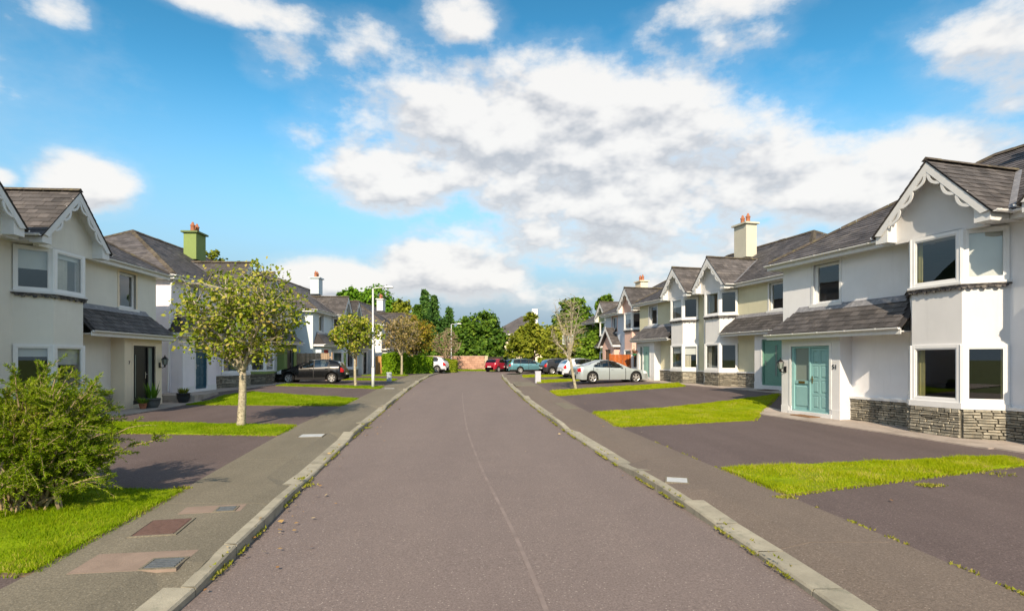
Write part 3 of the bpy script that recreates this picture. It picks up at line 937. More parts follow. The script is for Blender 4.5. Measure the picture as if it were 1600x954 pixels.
    for (z0, z1) in ((.69, 2.05), (3.5, 4.72)):
        for A, B in facets():
            L = (Vector(B) - Vector(A)).length
            cur = cfg.get('cur%d' % ci); bl = cfg.get('bl%d' % ci)
            window(h, .02, L - .02, z0, z1, 0, A=A, B=B, curtain=cur, blind=bl, fr=.075); ci += 1
    # corner posts of the bay
    for q in BAY[1:3]:
        for (z0, z1) in ((.69, 2.04), (3.5, 4.715)):
            h.part('corner_post', M_white, lambda mb: mb.tube([(q[0], q[1] - .02, z0), (q[0], q[1] - .02, z1)], .075, 8))
    # ---- gable over the bay
    gl, gr = 4.72, 6.92
    def gable(mb):
        zt = lambda s: GZ - abs(s - GS) * 1.5 / GH - .10
        pts = [(gl, .63, 4.70), (gr, .63, 4.70), (gr, .63, zt(gr)), (GS, .63, zt(GS)), (gl, .63, zt(gl))]
        mb.prism(pts, (0, -.15, 0))
        for s, e in ((gl, gl + .12), (gr - .12, gr)): mb.box(s, e, -.6, .48, 4.77, 5.0)
    h.part('gable_wall', cfg.get('gable', bm_), gable)
    for sg in (-1, 1):
        def foot(mb):
            so, si = GS + sg * GH, GS + sg * (GH - .34)
            a, b = min(so, si), max(so, si); zsl = lambda q: GZ - abs(q - GS) * 1.5 / GH - .07
            mb.prism([(so, GP - .02, 4.74), (si, GP - .02, 4.74), (si, GP - .02, zsl(si)), (so, GP - .02, zsl(so) + .02)], (0, -.33, 0))
            mb.box(a, b, -.6, GP - .35, 4.781, 4.834)
            mb.box(min(so, so - sg * .03), max(so, so - sg * .03), -.6, GP - .35, 4.834, 4.98)
        h.part('eaves_box', M_wood_white, foot)
        h.part('verge_soffit', M_wood_white, lambda mb: mb.prism([(GS, .60, GZ - .075), (GS + sg * GH, .60, GZ - 1.5 - .075), (GS + sg * GH, .60, GZ - 1.5 - .1), (GS, .60, GZ - .1)], (0, GP - .625, 0)))
    # bargeboards with pierced scallops
    def barge(mb, sg):
        F0 = Vector((GS + sg * (GH + .04), GP - .01, 4.96)); Ap = Vector((GS, GP - .01, GZ + .005))
        L = (Ap - F0).length; U = (Ap - F0) / L; Dn = Vector((U.z * sg * -1, 0, -abs(U.x))) if False else None
        Dn = Vector((-U.z, 0, U.x)); Dn = Dn if Dn.z < 0 else -Dn
        bw = .19; th = Vector((0, .035, 0))
        q = lambda u, w: F0 + U * u + Dn * w
        # straight board, mitred at apex
        end = L
        mb.prism([tuple(q(0, 0)), tuple(q(L, 0)), tuple(Vector((GS, GP - .01, GZ - bw / abs(Dn.z)))), tuple(q(.12, bw))], th)
        n = 3; u0 = .42; u1 = L - .22; seg = (u1 - u0) / n
        for k in range(n):
            a = u0 + k * seg; N = 12
            for i in range(N):
                t0, t1 = i / N, (i + 1) / N
                def ow(t): return bw + .125 * math.sin(math.pi * min(max(t, 0), 1)) ** .7
                def iw(t):
                    tt = (t - .16) / .68
                    return bw + (.066 * math.sin(math.pi * tt) if 0 < tt < 1 else 0) - .004
                mb.prism([tuple(q(a + seg * t0, iw(t0))), tuple(q(a + seg * t1, iw(t1))), tuple(q(a + seg * t1, ow(t1))), tuple(q(a + seg * t0, ow(t0)))], (0, .03, 0))
        # closing bit at the apex
        mb.prism([tuple(q(u1, bw - .01)), tuple(Vector((GS, GP - .01, GZ - bw / abs(Dn.z) + .01))), tuple(Vector((GS, GP - .01, GZ - (bw + .1) / abs(Dn.z)))), tuple(q(u1 - .0, bw + .03))], (0, .029, 0))
    for sg in (-1, 1): h.part('bargeboard', M_wood_white, lambda mb: barge(mb, sg))
    # ---- dormer roof
    slope = 1.5 / GH; le = math.hypot(GH + .06, (GH + .06) * slope)
    pend = EP - (GZ - EZ) / TAN - .15
    dr = h.part('gable_roof', M_deck, lambda mb: [mb.prism([(GS, GP + .03, GZ), (GS, pend, GZ), (GS + sg * (GH + .06), pend, GZ - (GH + .06) * slope), (GS + sg * (GH + .06), GP + .03, GZ - (GH + .06) * slope)], (0, 0, -.05)) for sg in (-1, 1)])
    for sg in (-1, 1):
        e = (GH + .08); O = (GS + sg * e, GP + .045, GZ - e * slope + .006); V = Vector((-sg * e, 0, e * slope)).normalized(); lv = math.hypot(e, e * slope)
        # below the main roof surface nothing needs covering
        def vlim(v, e=e):   # distance along -p reached before diving under the main roof
            z = GZ - e * slope + v / lv * e * slope
            return GP + .045 - (EP - max(0, (z - EZ)) / TAN) + .12
        slates(h, dr, O, (0, -1, 0), V, lv, lambda v: 0., vlim, g=.19, w=.27, mat=M_slate_brown, single=det >= 2)
    h.part('ridge_tiles', M_ridge, lambda mb: ridge(mb, (GS, GP + .05, GZ + .04), (GS, pend + .12, GZ + .04), .085), dr, kind='stuff')
    for sg in (-1, 1):
        def valley(mb):
            e0 = GH + .02; z0 = GZ - e0 * slope
            a0 = (GS + sg * e0, EP - (z0 - EZ) / TAN); a1 = (GS + sg * .06, EP - (GZ - .06 * slope - EZ) / TAN)
            za, zb = z0 + .045, GZ - .06 * slope + .045; w = .12 * sg
            mb.prism([(a0[0] - .03 * sg, a0[1], za), (a0[0] + w, a0[1], za - .0), (a1[0] + w, a1[1], zb), (a1[0] - .03 * sg, a1[1], zb)], (0, 0, .012))
        h.part('valley_lead', cfg.get('valley', M_lead), valley, dr)
    # ---- main roof (hipped at the free end)
    ap = D / 2 + EP - EP          # apex distance from the free end
    c0, c1 = -EP, -EP + (D / 2 + EP)
    def deck(mb):
        t = (0, 0, -.06)
        mb.prism([(c0, EP, EZ), (W, EP, EZ), (W, -D / 2, rz), (c1, -D / 2, rz)], t)
        mb.prism([(c0, EP, EZ), (c0, -D - EP, EZ), (c1, -D / 2, rz)], t)
        mb.prism([(c0, -D - EP, EZ), (W, -D - EP, EZ), (W, -D / 2, rz), (c1, -D / 2, rz)], t)
    rf = h.part('roof', M_slate, deck)
    lv = math.hypot(D / 2 + EP, rz - EZ); hv = (D / 2 + EP) / lv
    gz = .2 if det else .26; gw = .3 if det else .42
    slates(h, rf, (0, EP + .03, EZ + .005), (1, 0, 0), Vector((0, -(D / 2 + EP), rz - EZ)).normalized(), lv, lambda v: c0 + v * hv, lambda v: W, g=gz, w=gw, mat=M_slate)
    if cfg.get('hip', True):
        slates(h, rf, (c0 - .03, EP, EZ + .005), (0, -1, 0), Vector((c1 - c0, 0, rz - EZ)).normalized(), lv, lambda v: v * hv, lambda v: (D + 2 * EP) - v * hv, g=gz, w=gw, mat=M_slate)
    for ra, rb in (((c0 + .05, EP - .05, EZ + .07), (c1, -D / 2, rz + .05)), ((c1, -D / 2, rz + .05), (W, -D / 2, rz + .05)), ((c0 + .05, -D - EP + .05, EZ + .07), (c1, -D / 2, rz + .05))):
        h.part('ridge_tiles', M_ridge, lambda mb: ridge(mb, ra, rb), rf, kind='stuff')
    # ---- eaves
    dl, dr_ = GS - GH, GS + GH
    for a, b in ((-EP + .02, dl - .01), (dr_ + .01, W)):
        h.part('fascia', M_wood_white, lambda mb: (mb.box(a, b, EP - .05, EP - .025, 4.78, 4.955), mb.box(a, b, .0, EP - .05, 4.80, 4.84)))
    h.part('fascia', M_wood_white, lambda mb: (mb.box(-EP + .02, -EP + .045, -D - EP, EP - .051, 4.78, 4.955), mb.box(-EP + .045, 0, -D, 0, 4.80, 4.84)))
    for ga, gb in (((-EP - .02, EP + .035, 4.955), (dl - .02, EP + .035, 4.955)), ((dr_ + .02, EP + .035, 4.955), (W, EP + .035, 4.955)), ((-EP - .035, -D, 4.955), (-EP - .035, EP, 4.955)),
                   ((GS + GH + .1, GP, 4.95), (GS + GH + .1, EP, 4.95)), ((GS - GH - .1, GP, 4.95), (GS - GH - .1, EP, 4.95))):
        h.part('gutter', M_white, lambda mb: gutter(mb, ga, gb))
    # downpipe between the bays and at the free corner
    if cfg.get('ppipe'): h.part('downpipe', M_white, lambda mb: mb.tube([(W - .18, EP, 4.9), (W - .18, EP - .05, 4.82), (W - .18, .1, 4.5), (W - .18, .09, .0)], .036, 8))
    if cfg.get('pipe'):
        h.part('downpipe', M_white, lambda mb: mb.tube([(-EP + .3, EP, 4.9), (-.1, .1, 4.6), (-.08, .06, 4.4), (-.08, -.06, 0)], .036, 8))
    # ---- porch
    hp = pp
    dk = cfg['door']; s0, s1 = dk['open']
    def pwall(mb):
        wall_cells(mb, ps0, ps1, -.5, 2.42, [(s0, s1, .05, 2.13)], hp - .22, hp)
        mb.box(ps0, ps0 + .2, -.001, hp - .22, -.5, 2.42); mb.box(ps1 - .2, ps1, -.001, hp - .22, -.5, 2.42)
        mb.box(ps0 + .2, ps1 - .2, -.24, hp - .22, 2.25, 2.42)
    h.part('porch_wall', pmat, pwall)
    pl_m = cfg.get('plinth', M_wood_white)
    h.part('porch_plinth', pl_m, lambda mb: mb.box(ps0 - .012, s0 - .09, hp - .1, hp + .012, -.5, .2))
    h.part('porch_plinth', pl_m, lambda mb: (mb.box(s1 + .09, ps1 + .012, hp - .1, hp + .012, -.5, .2), mb.box(ps1 - .1, ps1 + .012, -.0, hp - .1, -.5, .2)))
    h.part('door_step', pl_m, lambda mb: mb.box(s0 - .089, s1 + .089, hp - .2, hp + .03, -.5, .045))
    h.part('door_surround', cfg.get('surround', M_wood_white), lambda mb: (mb.box(s0 - .08, s0, hp - .1, hp + .014, .2, 2.13 + .08), mb.box(s1, s1 + .08, hp - .1, hp + .014, .2, 2.13 + .08), mb.box(s0, s1, hp - .1, hp + .014, 2.13, 2.13 + .08)))
    door(h, dk, s0, s1, hp, dk['col'])
    pe = hp + .33
    if not gable_porch:
        e0 = cfg.get('pe0', .1); t0 = cfg.get('pt0', .8); send = 5.02
        z0, z1 = 2.55, 3.36
        def pdeck(mb):
            mb.prism([(e0, pe, z0), (send, pe, z0), (send, 0, z1), (t0, 0, z1)], (0, 0, -.05))
            mb.prism([(e0, pe, z0), (t0, 0, z1), (e0, 0, z0)], (0, 0, -.05))
        pr = h.part('porch_roof', M_deck, pdeck)
        pl = math.hypot(pe, z1 - z0)
        slates(h, pr, (0, pe + .03, z0 + .0), (1, 0, 0), Vector((0, -pe, z1 - z0)).normalized(), pl, lambda v: e0 + (t0 - e0) * v / pl, lambda v: (4.95 - .28 * v / pl), g=.175, w=.27, mat=M_slate_brown, single=det >= 2)
        h.part('flashing', M_lead, lambda mb: (mb.prism([(t0 - .04, .012, z1 + .05), (4.62, .012, z1 + .05), (4.62, .14, z1 - .13), (t0 - .1, .14, z1 - .13)], (0, .01, .02)),), pr)
        h.part('porch_fascia', M_wood_white, lambda mb: (mb.box(e0, 4.98, pe - .045, pe - .02, 2.36, 2.53), mb.box(e0, e0 + .025, 0, pe - .046, 2.36, 2.53), mb.box(e0 + .026, 4.9, .0, pe - .046, 2.42, 2.45)))
        h.part('porch_gutter', M_white, lambda mb: gutter(mb, (e0 - .03, pe + .04, 2.53), (4.99, pe + .04, 2.53)))
    else:
        c = (ps0 + ps1) / 2; hw = (ps1 - ps0) / 2 + .28; zg = 2.48; za = zg + hw * .95; pf = hp + .25
        pr = h.part('porch_roof', M_slate_brown, lambda mb: [mb.prism([(c, pf, za), (c, 0, za), (c + sg * hw, 0, zg), (c + sg * hw, pf, zg)], (0, 0, -.06)) for sg in (-1, 1)])
        for sg in (-1, 1):
            lvv = math.hypot(hw, za - zg)
            slates(h, pr, (c + sg * (hw + .02), pf + .02, zg), (0, -1, 0), Vector((-sg * hw, 0, za - zg)).normalized(), lvv, lambda v: 0, lambda v: pf + .02, g=.2, w=.28, mat=M_slate_brown)
        h.part('porch_gable', pmat, lambda mb: mb.prism([(c - hw + .28, hp - .02, 2.42), (c + hw - .28, hp - .02, 2.42), (c, hp - .02, za - .35)], (0, -.15, 0)))
        for sg in (-1, 1):
            h.part('bargeboard', M_wood_white, lambda mb: mb.prism([(c, pf + .0, za + .02), (c + sg * (hw + .05), pf, zg + .02 - .05), (c + sg * (hw - .12), pf, zg - .17), (c, pf, za - .24)], (0, .03, 0)))
        h.part('porch_fascia', M_wood_white, lambda mb: [mb.box(c + sg * hw - .03, c + sg * hw + .03, 0, pf, zg - .17, zg - .02) for sg in (-1, 1)])
    # ---- stone plinth
    if cfg.get('stone', True):
        sp_ = h.part('stone_plinth', M_mortar, lambda mb: mb.box(ps1 + .013, 4.6, 0.0, .02, -.5, .55))
        single = det >= 2 and cfg.get('single_stone', False)
        zb = cfg.get('zb', -.2)
        stone_run(h, sp_, (ps1 + .013, 0), BAY[0], zb, .55, single)
        for A, B in facets(): stone_run(h, sp_, A, B, zb, .55, single)
        stone_run(h, sp_, BAY[3], (W, 0), zb, .55, single)
        for a, b in ((ps1 + .013, 4.6), (7.0, W)):
            h.part('plinth_ledge', cfg.get('ledge', M_wood_white), lambda mb: mb.box(a, b, 0, .1, .552, .62))
    # ---- chimney on the party wall
    if cfg.get('chimney'):
        cm = cfg['chimney']; cz = cfg.get('cz', 9.0); cp = -D / 2 + cfg.get('cpo', .0)
        ch = h.part('chimney', cm, lambda mb: mb.box(W - .55, W + .5, cp - .34, cp + .34, rz - .8, cz))
        h.part('chimney_cap', cfg.get('cap', cm), lambda mb: mb.box(W - .66, W + .61, cp - .45, cp + .45, cz, cz + .09), ch)
        for k in (-.26, .2):
            h.part('chimney_pot', M_terra, lambda mb: mb.lathe([(.14, 0), (.15, .03), (.12, .06), (.105, .3), (.135, .34), (.13, .38), (.1, .38), (.04, .55), (0, .55)], (W + k, cp, cz + .09), 12), ch, True)
    for (ls, lz, lk) in cfg.get('lanterns', []): lantern(h, ls, hp, lz, lk)
    num = cfg.get('number')
    if num:
        body, ns, nz, sz = num
        me = text_mesh(body, sz); me.materials.append(M_black)
        o = link('house_number', me, h.root)
        o.location = (h.m * ns, -(hp + .012), nz); o.rotation_euler = (R(90), 0, 0)
    return h

wall_51 = wallmat('pale_lilac_render', (.82, .82, .845))
white_r = wallmat('white_render', (.77, .76, .76), (.6, .59, .6))
white_b = wallmat('bay_white_render', (.7, .695, .7))
beige = wallmat('beige_grey_render', (.77, .745, .68))
cream7 = wallmat('cream_render', (.82, .70, .54))
cream = wallmat('pale_cream_render', (.66, .63, .46))
lilac = wallmat('lilac_white_render', (.82, .78, .82), (.6, .57, .61))
green = wallmat('leaf_green_render', (.22, .30, .10))
iceblue = wallmat('ice_blue_render', (.62, .70, .74))
pinkw = wallmat('salmon_pink_render', (.76, .5, .42))
pblue = wallmat('powder_blue_render', (.62, .69, .8))
olive = wallmat('ivy_green_render', (.3, .36, .22))
c_teal = pm('teal_door_paint', (.24, .45, .45), .45, .04, 6, spec=.4)
c_sage = pm('sage_door_paint', (.14, .32, .25), .45, .04, 6, spec=.4)
c_mint = pm('mint_door_paint', (.3, .5, .43), .45, .04, 6, spec=.4)
c_blue = pm('petrol_door_paint', (.015, .085, .13), .4, .06, 6, spec=.4)
c_red = pm('red_door_paint', (.42, .01, .015), .4, .06, 6, spec=.4)
c_royal = pm('royal_blue_door_paint', (.02, .04, .3), .4, .06, 6)
c_brown = pm('brown_door_paint', (.14, .09, .06), .5, .06, 6)
M_cutg = pm('yellow_curtain_cloth', (.6, .55, .25), .9, .08, 4)

d51 = dict(open=(.87, 2.42), col=c_teal, kind='panels', n=(2, 4), leaf=(1.64, 2.35), lights=[(.93, 1.62)], half=True, handle=1.7, brass=True, hd=.1)
d7 = dict(open=(.9, 2.3), col=M_black, leaf=(1.36, 2.24), lights=[(.96, 1.33)], slots=[(2.02, 2.1, .3, 1.8)], handle=1.45, hd=.1, label='black door with a narrow glass slot and frosted side light')
dsage = dict(open=(.8, 2.3), col=c_sage, leaf=(.9, 2.2), slots=[(1.38, 1.5, .5, 1.85)], handle=2.1, hd=-.1)
dmint = dict(open=(.75, 2.2), col=c_mint, frame='white', leaf=(1.25, 2.12), lights=[(.81, 1.2)], slots=[(1.62, 1.7, .4, 1.75)], handle=1.36, hd=.1)
dblue = dict(open=(1.1, 2.1), col=c_blue, kind='panels', n=(2, 4), leaf=(1.16, 2.04), handle=1.25)
dblack = dict(open=(1.0, 2.3), col=M_black, leaf=(1.4, 2.24), lights=[(1.06, 1.36)], handle=1.5)
dred = dict(open=(1.0, 2.1), col=c_red, kind='panels', n=(2, 3), leaf=(1.06, 2.04), handle=1.2)
droy = dict(open=(1.0, 2.1), col=c_royal, kind='panels', n=(2, 3), leaf=(1.06, 2.04), handle=1.2)
dbrown = dict(open=(1.0, 2.1), col=c_brown, kind='panels', n=(2, 3), leaf=(1.06, 2.04), handle=1.2)

h51 = build_house(9.354, 19.48, -15.64, 'R', 'F', .31, 'pale lilac house with teal front door numbered 51 on the right', wall=wall_51, bay=white_b, gable=white_b, porch_wall=white_b, door=d51, detail=2, single_stone=True,
            number=('51', 2.62, 1.42, .19), lanterns=[(.62, 1.38, 1.0)], curtain_mat=M_cutg, cur1=[(.03, .17)], cur2=[(.88, .97)], cur3=[(0.1, .4)], cur4=[(.03, .12)], bl5=.97, zb=-.32)
hR1N = build_house(9.354, 19.48, -15.64, 'R', 'N', .31, 'white house cut off by the right edge, attached to number 51', wall=wall_51, bay=white_b, gable=white_b, porch_wall=white_b, door=dblack, zb=-.4, chimney=white_r, cz=8.5, cpo=1.4)
hR2N = build_house(8.674, 38.336, -14.64, 'R', 'N', .80, 'cream house with sage green door beyond number 51, under the tall cream chimney', wall=cream, bay=white_r, gable=white_r, porch_wall=white_r, door=dsage, chimney=wallmat('cream_chimney_render', (.6, .57, .47)),
            ppipe=True, bl5=.35, cur4=[(.05, .3)], cur1=[(.02, .2), (.75, .95)], cur2=[(.1, .35)], cz=8.72, cpo=1.4, lanterns=[])
hR2F = build_house(8.674, 38.336, -14.64, 'R', 'F', .80, 'cream house with pale mint door behind the silver saloon', wall=cream, bay=white_r, gable=white_r, porch_wall=white_r, door=dmint, bl1=.35, bl2=.4, bl4=.4, cur2=[(.1, .5)])
hR3F = build_house(7.724, 46.551, -12.9, 'R', 'F', .695, 'powder blue house with salmon pink bay and small gabled porch', wall=pblue, bay=pinkw, porch_wall=pinkw, band=pinkw, surround=pinkw, door=dbrown, gable_porch=True, stone=False, bl1=.5, bl4=.4, detail=0)
hR4F = build_house(7.45, 56.6, -13.5, 'R', 'F', .70, 'ivy-covered green house farthest down the right side', wall=olive, bay=olive, porch_wall=olive, door=dbrown, stone=False, detail=0, chimney=cream7, cz=8.15, cpo=1.7)
h7 = build_house(-13.93, 22.09, -4.4, 'L', 'F', .38, 'beige house with black front door numbered 7 behind the bush', wall=beige, bay=beige, porch_wall=cream7, band=cream7, surround=cream7, plinth=cream7, door=d7, detail=2, number=('7', 2.55, 1.47, .17), lanterns=[(.62, 1.42, 1.0)],
            bl1=.42, bl2=.25, bl4=.18, bl5=.5, cur4=[(.35, .95)], zb=-.3)
hL1N = build_house(-13.93, 22.09, -4.4, 'L', 'N', .38, 'beige house cut off by the left edge, attached to number 7', wall=beige, bay=beige, porch_wall=cream7, band=cream7, door=dblack, zb=-.3)
hL2N = build_house(-15.235, 39.125, -2.474, 'L', 'N', .645, 'lilac white house with petrol blue door behind the nearest left tree', wall=lilac, bay=lilac, porch_wall=lilac, side_mat=lilac, door=dblue, pipe=True, porch=(.03, 3.0, .5), pe0=-.25, pt0=.5, bl1=.9, curtain_mat=M_blind, bl2=.5)
hL2F = build_house(-15.235, 39.125, -2.474, 'L', 'F', .645, 'white house with leaf green porch and tall green chimney', wall=white_r, bay=white_r, porch_wall=green, ledge=green, plinth=green, surround=green, door=dblack, chimney=green, cap=pm('green_chimney_cap', (.15, .2, .08), .85, .1), cz=8.35, cpo=1.2, bl1=.3)
hL3N = build_house(-14.424, 55.156, -1.046, 'L', 'N', .62, 'ice blue house with red front door behind the grey fence', bl1=.4, bl5=.5, wall=iceblue, bay=iceblue, porch_wall=iceblue, door=dred, detail=0)
hL3F = build_house(-14.424, 55.156, -1.046, 'L', 'F', .62, 'ice blue house with black door beside the tan gate', wall=iceblue, bay=iceblue, porch_wall=white_r, door=dblack, detail=0, chimney=iceblue, cz=8.2, cpo=1.8)
hL4N = build_house(-12.2, 71.2, 3.0, 'L', 'N', .62, 'white house with a white chimney behind the long hedge', wall=white_r, bay=white_r, porch_wall=white_r, door=dbrown, detail=0, chimney=white_r, cz=8.15, cpo=1.8, stone=False)
hL4F = build_house(-12.2, 71.2, 3.0, 'L', 'F', .62, 'white house with royal blue door at the far left end', wall=white_r, bay=cream7, porch_wall=cream7, door=droy, detail=0, stone=False)

# ---------------------------------------------------------------- vectorised ground height for scattering
def _iv(y, ys, xs): return np.interp(y, ys, xs)
def Gv(x, y):
    a = np.interp(y, YS, XLc); b = np.interp(y, YS, XRc); z0 = .011 * np.clip(y - 4, 0, 66)
    pl = np.interp(y, [q[0] for q in PB_L], [q[1] for q in PB_L]); pr = np.interp(y, [-40, 4.5, 8, 16, 27, 36, 70], [1.5, 1.5, 1.45, 1.42, 1.6, 1.75, 1.7])
    fl = np.interp(y, [-40, 5, 14, 22.3, 24.3, 40, 56, 75], [.1, .16, .24, .30, .55, .58, .62, .73]); frr = np.interp(y, [-40, 4, 12, 19.5, 23.5, 38, 46, 75], [.05, .08, .14, .24, .62, .70, .68, .73])
    hl = 13.2 + .0225 * np.clip(y, 0, 60); hr = np.interp(y, [-40, 5, 10, 19.5, 23.5, 38, 60], [13, 12, 11.2, 8.6, 11.8, 8.2, 7.5])
    dl = a - x; LL = np.maximum(hl + a, pl + 2); tl = np.clip((dl - pl) / (LL - pl), 0, 1)
    dr = x - b; LR = np.maximum(hr - b, pr + 2); tr = np.clip((dr - pr) / (LR - pr), 0, 1)
    z = np.where(dl > 0, (z0 + .1) * (1 - tl) + fl * tl, np.where(dr > 0, (z0 + .1) * (1 - tr) + frr * tr, z0))
    return z

# ---------------------------------------------------------------- lawns
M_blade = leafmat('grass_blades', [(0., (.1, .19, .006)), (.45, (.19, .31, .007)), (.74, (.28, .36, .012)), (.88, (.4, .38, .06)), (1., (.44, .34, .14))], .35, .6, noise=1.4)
M_blade_y = leafmat('yellow_grass_blades', [(0., (.17, .24, .006)), (.4, (.29, .37, .008)), (.68, (.38, .41, .018)), (.84, (.5, .43, .1)), (1., (.5, .37, .17))], .35, .6, noise=1.4)  # yellower blade colours for the lawns along the right side
nrg = np.random.default_rng(3)
def blades(n, quads, hgt, wid, base_off, ragged=.0):
    areas = []
    for q in quads:
        A, B, C, D_ = [np.array(p, float) for p in q]
        areas.append(.5 * abs(np.cross(C - A, D_ - B)))
    areas = np.array(areas); Vs = []
    for q, ar in zip(quads, areas):
        k = int(n * ar)
        A, B, C, D_ = [np.array(p, float) for p in q]
        u = nrg.random((k, 1)) * (1 + 2 * ragged) - ragged * 1; v = nrg.random((k, 1)) * (1 + 2 * ragged) - ragged
        p = (A * (1 - u) + B * u) * (1 - v) + (D_ * (1 - u) + C * u) * v
        Vs.append(p)
    p = np.concatenate(Vs); k = len(p)
    z = Gv(p[:, 0], p[:, 1]) + base_off
    pt = np.sin(p[:, 0] * 2.3 + 1) * np.sin(p[:, 1] * 3.1) + .6 * np.sin(p[:, 0] * 6.1 + p[:, 1] * 4.3) + .5 * np.sin(p[:, 1] * 9.7 - p[:, 0] * 5.3)
    h = hgt * (.5 + nrg.random(k)) * np.clip(1 + .35 * pt, .35, 1.8); an = nrg.random(k) * 2 * np.pi; la = nrg.random(k) * 2 * np.pi; ln = h * (.2 + .8 * nrg.random(k))
    w = wid * (.6 + .8 * nrg.random(k))
    dx, dy = np.cos(an) * w, np.sin(an) * w
    base = np.stack([p[:, 0], p[:, 1], z], 1)
    a = base + np.stack([-dx, -dy, 0 * z], 1); b = base + np.stack([dx, dy, 0 * z], 1)
    t = base + np.stack([np.cos(la) * ln, np.sin(la) * ln, h], 1)
    V = np.stack([a, b, t], 1).reshape(-1, 3)
    return V, np.arange(3 * k).reshape(-1, 3)

LAWNS = [
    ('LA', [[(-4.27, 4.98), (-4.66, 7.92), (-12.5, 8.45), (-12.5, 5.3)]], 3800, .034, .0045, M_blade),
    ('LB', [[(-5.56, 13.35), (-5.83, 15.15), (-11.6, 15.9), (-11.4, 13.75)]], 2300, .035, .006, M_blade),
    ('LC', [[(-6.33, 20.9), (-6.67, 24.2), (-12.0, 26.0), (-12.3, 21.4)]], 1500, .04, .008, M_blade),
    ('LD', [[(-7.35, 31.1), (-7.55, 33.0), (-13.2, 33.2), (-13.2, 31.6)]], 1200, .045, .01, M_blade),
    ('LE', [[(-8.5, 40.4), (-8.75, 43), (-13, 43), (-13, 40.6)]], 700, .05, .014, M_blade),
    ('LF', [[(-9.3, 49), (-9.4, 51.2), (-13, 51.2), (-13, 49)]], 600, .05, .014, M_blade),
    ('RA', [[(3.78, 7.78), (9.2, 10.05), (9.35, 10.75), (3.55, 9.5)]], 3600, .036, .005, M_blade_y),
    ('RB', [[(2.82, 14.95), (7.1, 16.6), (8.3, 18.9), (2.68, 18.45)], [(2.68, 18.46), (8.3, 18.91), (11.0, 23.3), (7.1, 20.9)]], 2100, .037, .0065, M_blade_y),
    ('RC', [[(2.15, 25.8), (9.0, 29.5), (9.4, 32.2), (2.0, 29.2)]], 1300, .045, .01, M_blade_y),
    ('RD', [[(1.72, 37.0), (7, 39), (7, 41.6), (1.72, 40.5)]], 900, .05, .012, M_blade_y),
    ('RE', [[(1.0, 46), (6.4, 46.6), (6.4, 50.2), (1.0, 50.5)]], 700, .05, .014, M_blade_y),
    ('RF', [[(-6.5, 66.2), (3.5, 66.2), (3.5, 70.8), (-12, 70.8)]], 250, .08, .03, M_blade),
]
for nm, quads, dens, hg, wd, bm_ in LAWNS:
    lw = drape('lawn', quads, .035, M_lawn, 16, 8, .09, kind='structure')
    sq = []
    for q in quads:
        cx_, cy_ = sum(p[0] for p in q) / 4, sum(p[1] for p in q) / 4
        sq.append([(p[0] + .05 * (1 if p[0] > cx_ else -1), p[1] + .06 * (1 if p[1] > cy_ else -1)) for p in q])
    so_ = drape('soil_edge', sq, .012, M_soil, 16, 8, .02); so_.parent = lw
    V, F = blades(dens, quads, hg, wd, .03, .008)
    npmesh('grass_blades', V, F, bm_, lw, kind='stuff')
    # ragged rim of longer grass and weeds
    rim = []
    for q in quads:
        for (a, b) in zip(q, q[1:] + q[:1]):
            a, b = np.array(a), np.array(b); d = b - a; L = np.linalg.norm(d); n = np.array([-d[1], d[0]]) / L
            rim.append([tuple(a - n * .1), tuple(b - n * .1), tuple(b + n * .08), tuple(a + n * .08)])
    V, F = blades(dens * .5, rim, hg * 1.25, wd * 1.1, .0)
    npmesh('grass_rim', V, F, bm_, lw, kind='stuff')

# weeds along kerbs and joints
M_moss = leafmat('moss', [(0., (.16, .19, .02)), (.6, (.26, .27, .03)), (1., (.33, .27, .1))], .2, .8)
def weed_strip(side, a, b, n, d=.02, w=.05):
    y = nrg.random(n) * (b - a) + a
    keep = (np.sin(y * 5.1) + np.sin(y * 2.3 + 1) + .9 * np.sin(y * 11.)) > .1
    y = y[keep]; dd = d + w * (nrg.random(len(y)) - .5)
    x = np.interp(y, YS, XLc if side < 0 else XRc) + (dd if side < 0 else -dd)
    return x, y
xs_, ys_ = [], []
for sd, a, b, n in ((-1, 4, 9, 600), (-1, 9, 26, 1800), (1, 4, 9.8, 900), (1, 9.8, 26, 2600), (1, 26, 48, 2500), (-1, 26, 50, 1500)):
    x, y = weed_strip(sd, a, b, n); xs_.append(x); ys_.append(y)
for (y0, y1, n) in ((4, 7.8, 420), (7.8, 13, 160)):      # right pavement / drive joint
    y = nrg.random(n) * (y1 - y0) + y0; y = y[(np.sin(y * 4.3) + np.sin(y * 9.7 + 2)) > .2]
    x = np.interp(y, YS, XRc) + np.interp(y, [-40, 4.5, 8, 16, 27], [1.5, 1.5, 1.45, 1.42, 1.6]) + .03 + .05 * (nrg.random(len(y)) - .5); xs_.append(x); ys_.append(y)
for cx, cy, r, n in ((6.15, 8.35, .16, 260), (7.9, 9.2, .3, 90), (-3.2, 8.75, .1, 130), (-4.75, 8.1, .12, 120), (3.65, 7.6, .1, 120), (-4.0, 15.5, .12, 100)):
    xs_.append(cx + r * nrg.normal(size=n) * .6); ys_.append(cy + r * nrg.normal(size=n) * .35)
x = np.concatenate(xs_); y = np.concatenate(ys_); k = len(x); z = Gv(x, y) + .01
an = nrg.random(k) * 6.283; la = nrg.random(k) * 6.283; w = .008 + .01 * nrg.random(k); h_ = .012 + .025 * nrg.random(k)
base = np.stack([x, y, z], 1)
V = np.stack([base + np.stack([-np.cos(an) * w, -np.sin(an) * w, 0 * z], 1), base + np.stack([np.cos(an) * w, np.sin(an) * w, 0 * z], 1), base + np.stack([np.cos(la) * .02, np.sin(la) * .02, h_], 1)], 1).reshape(-1, 3)
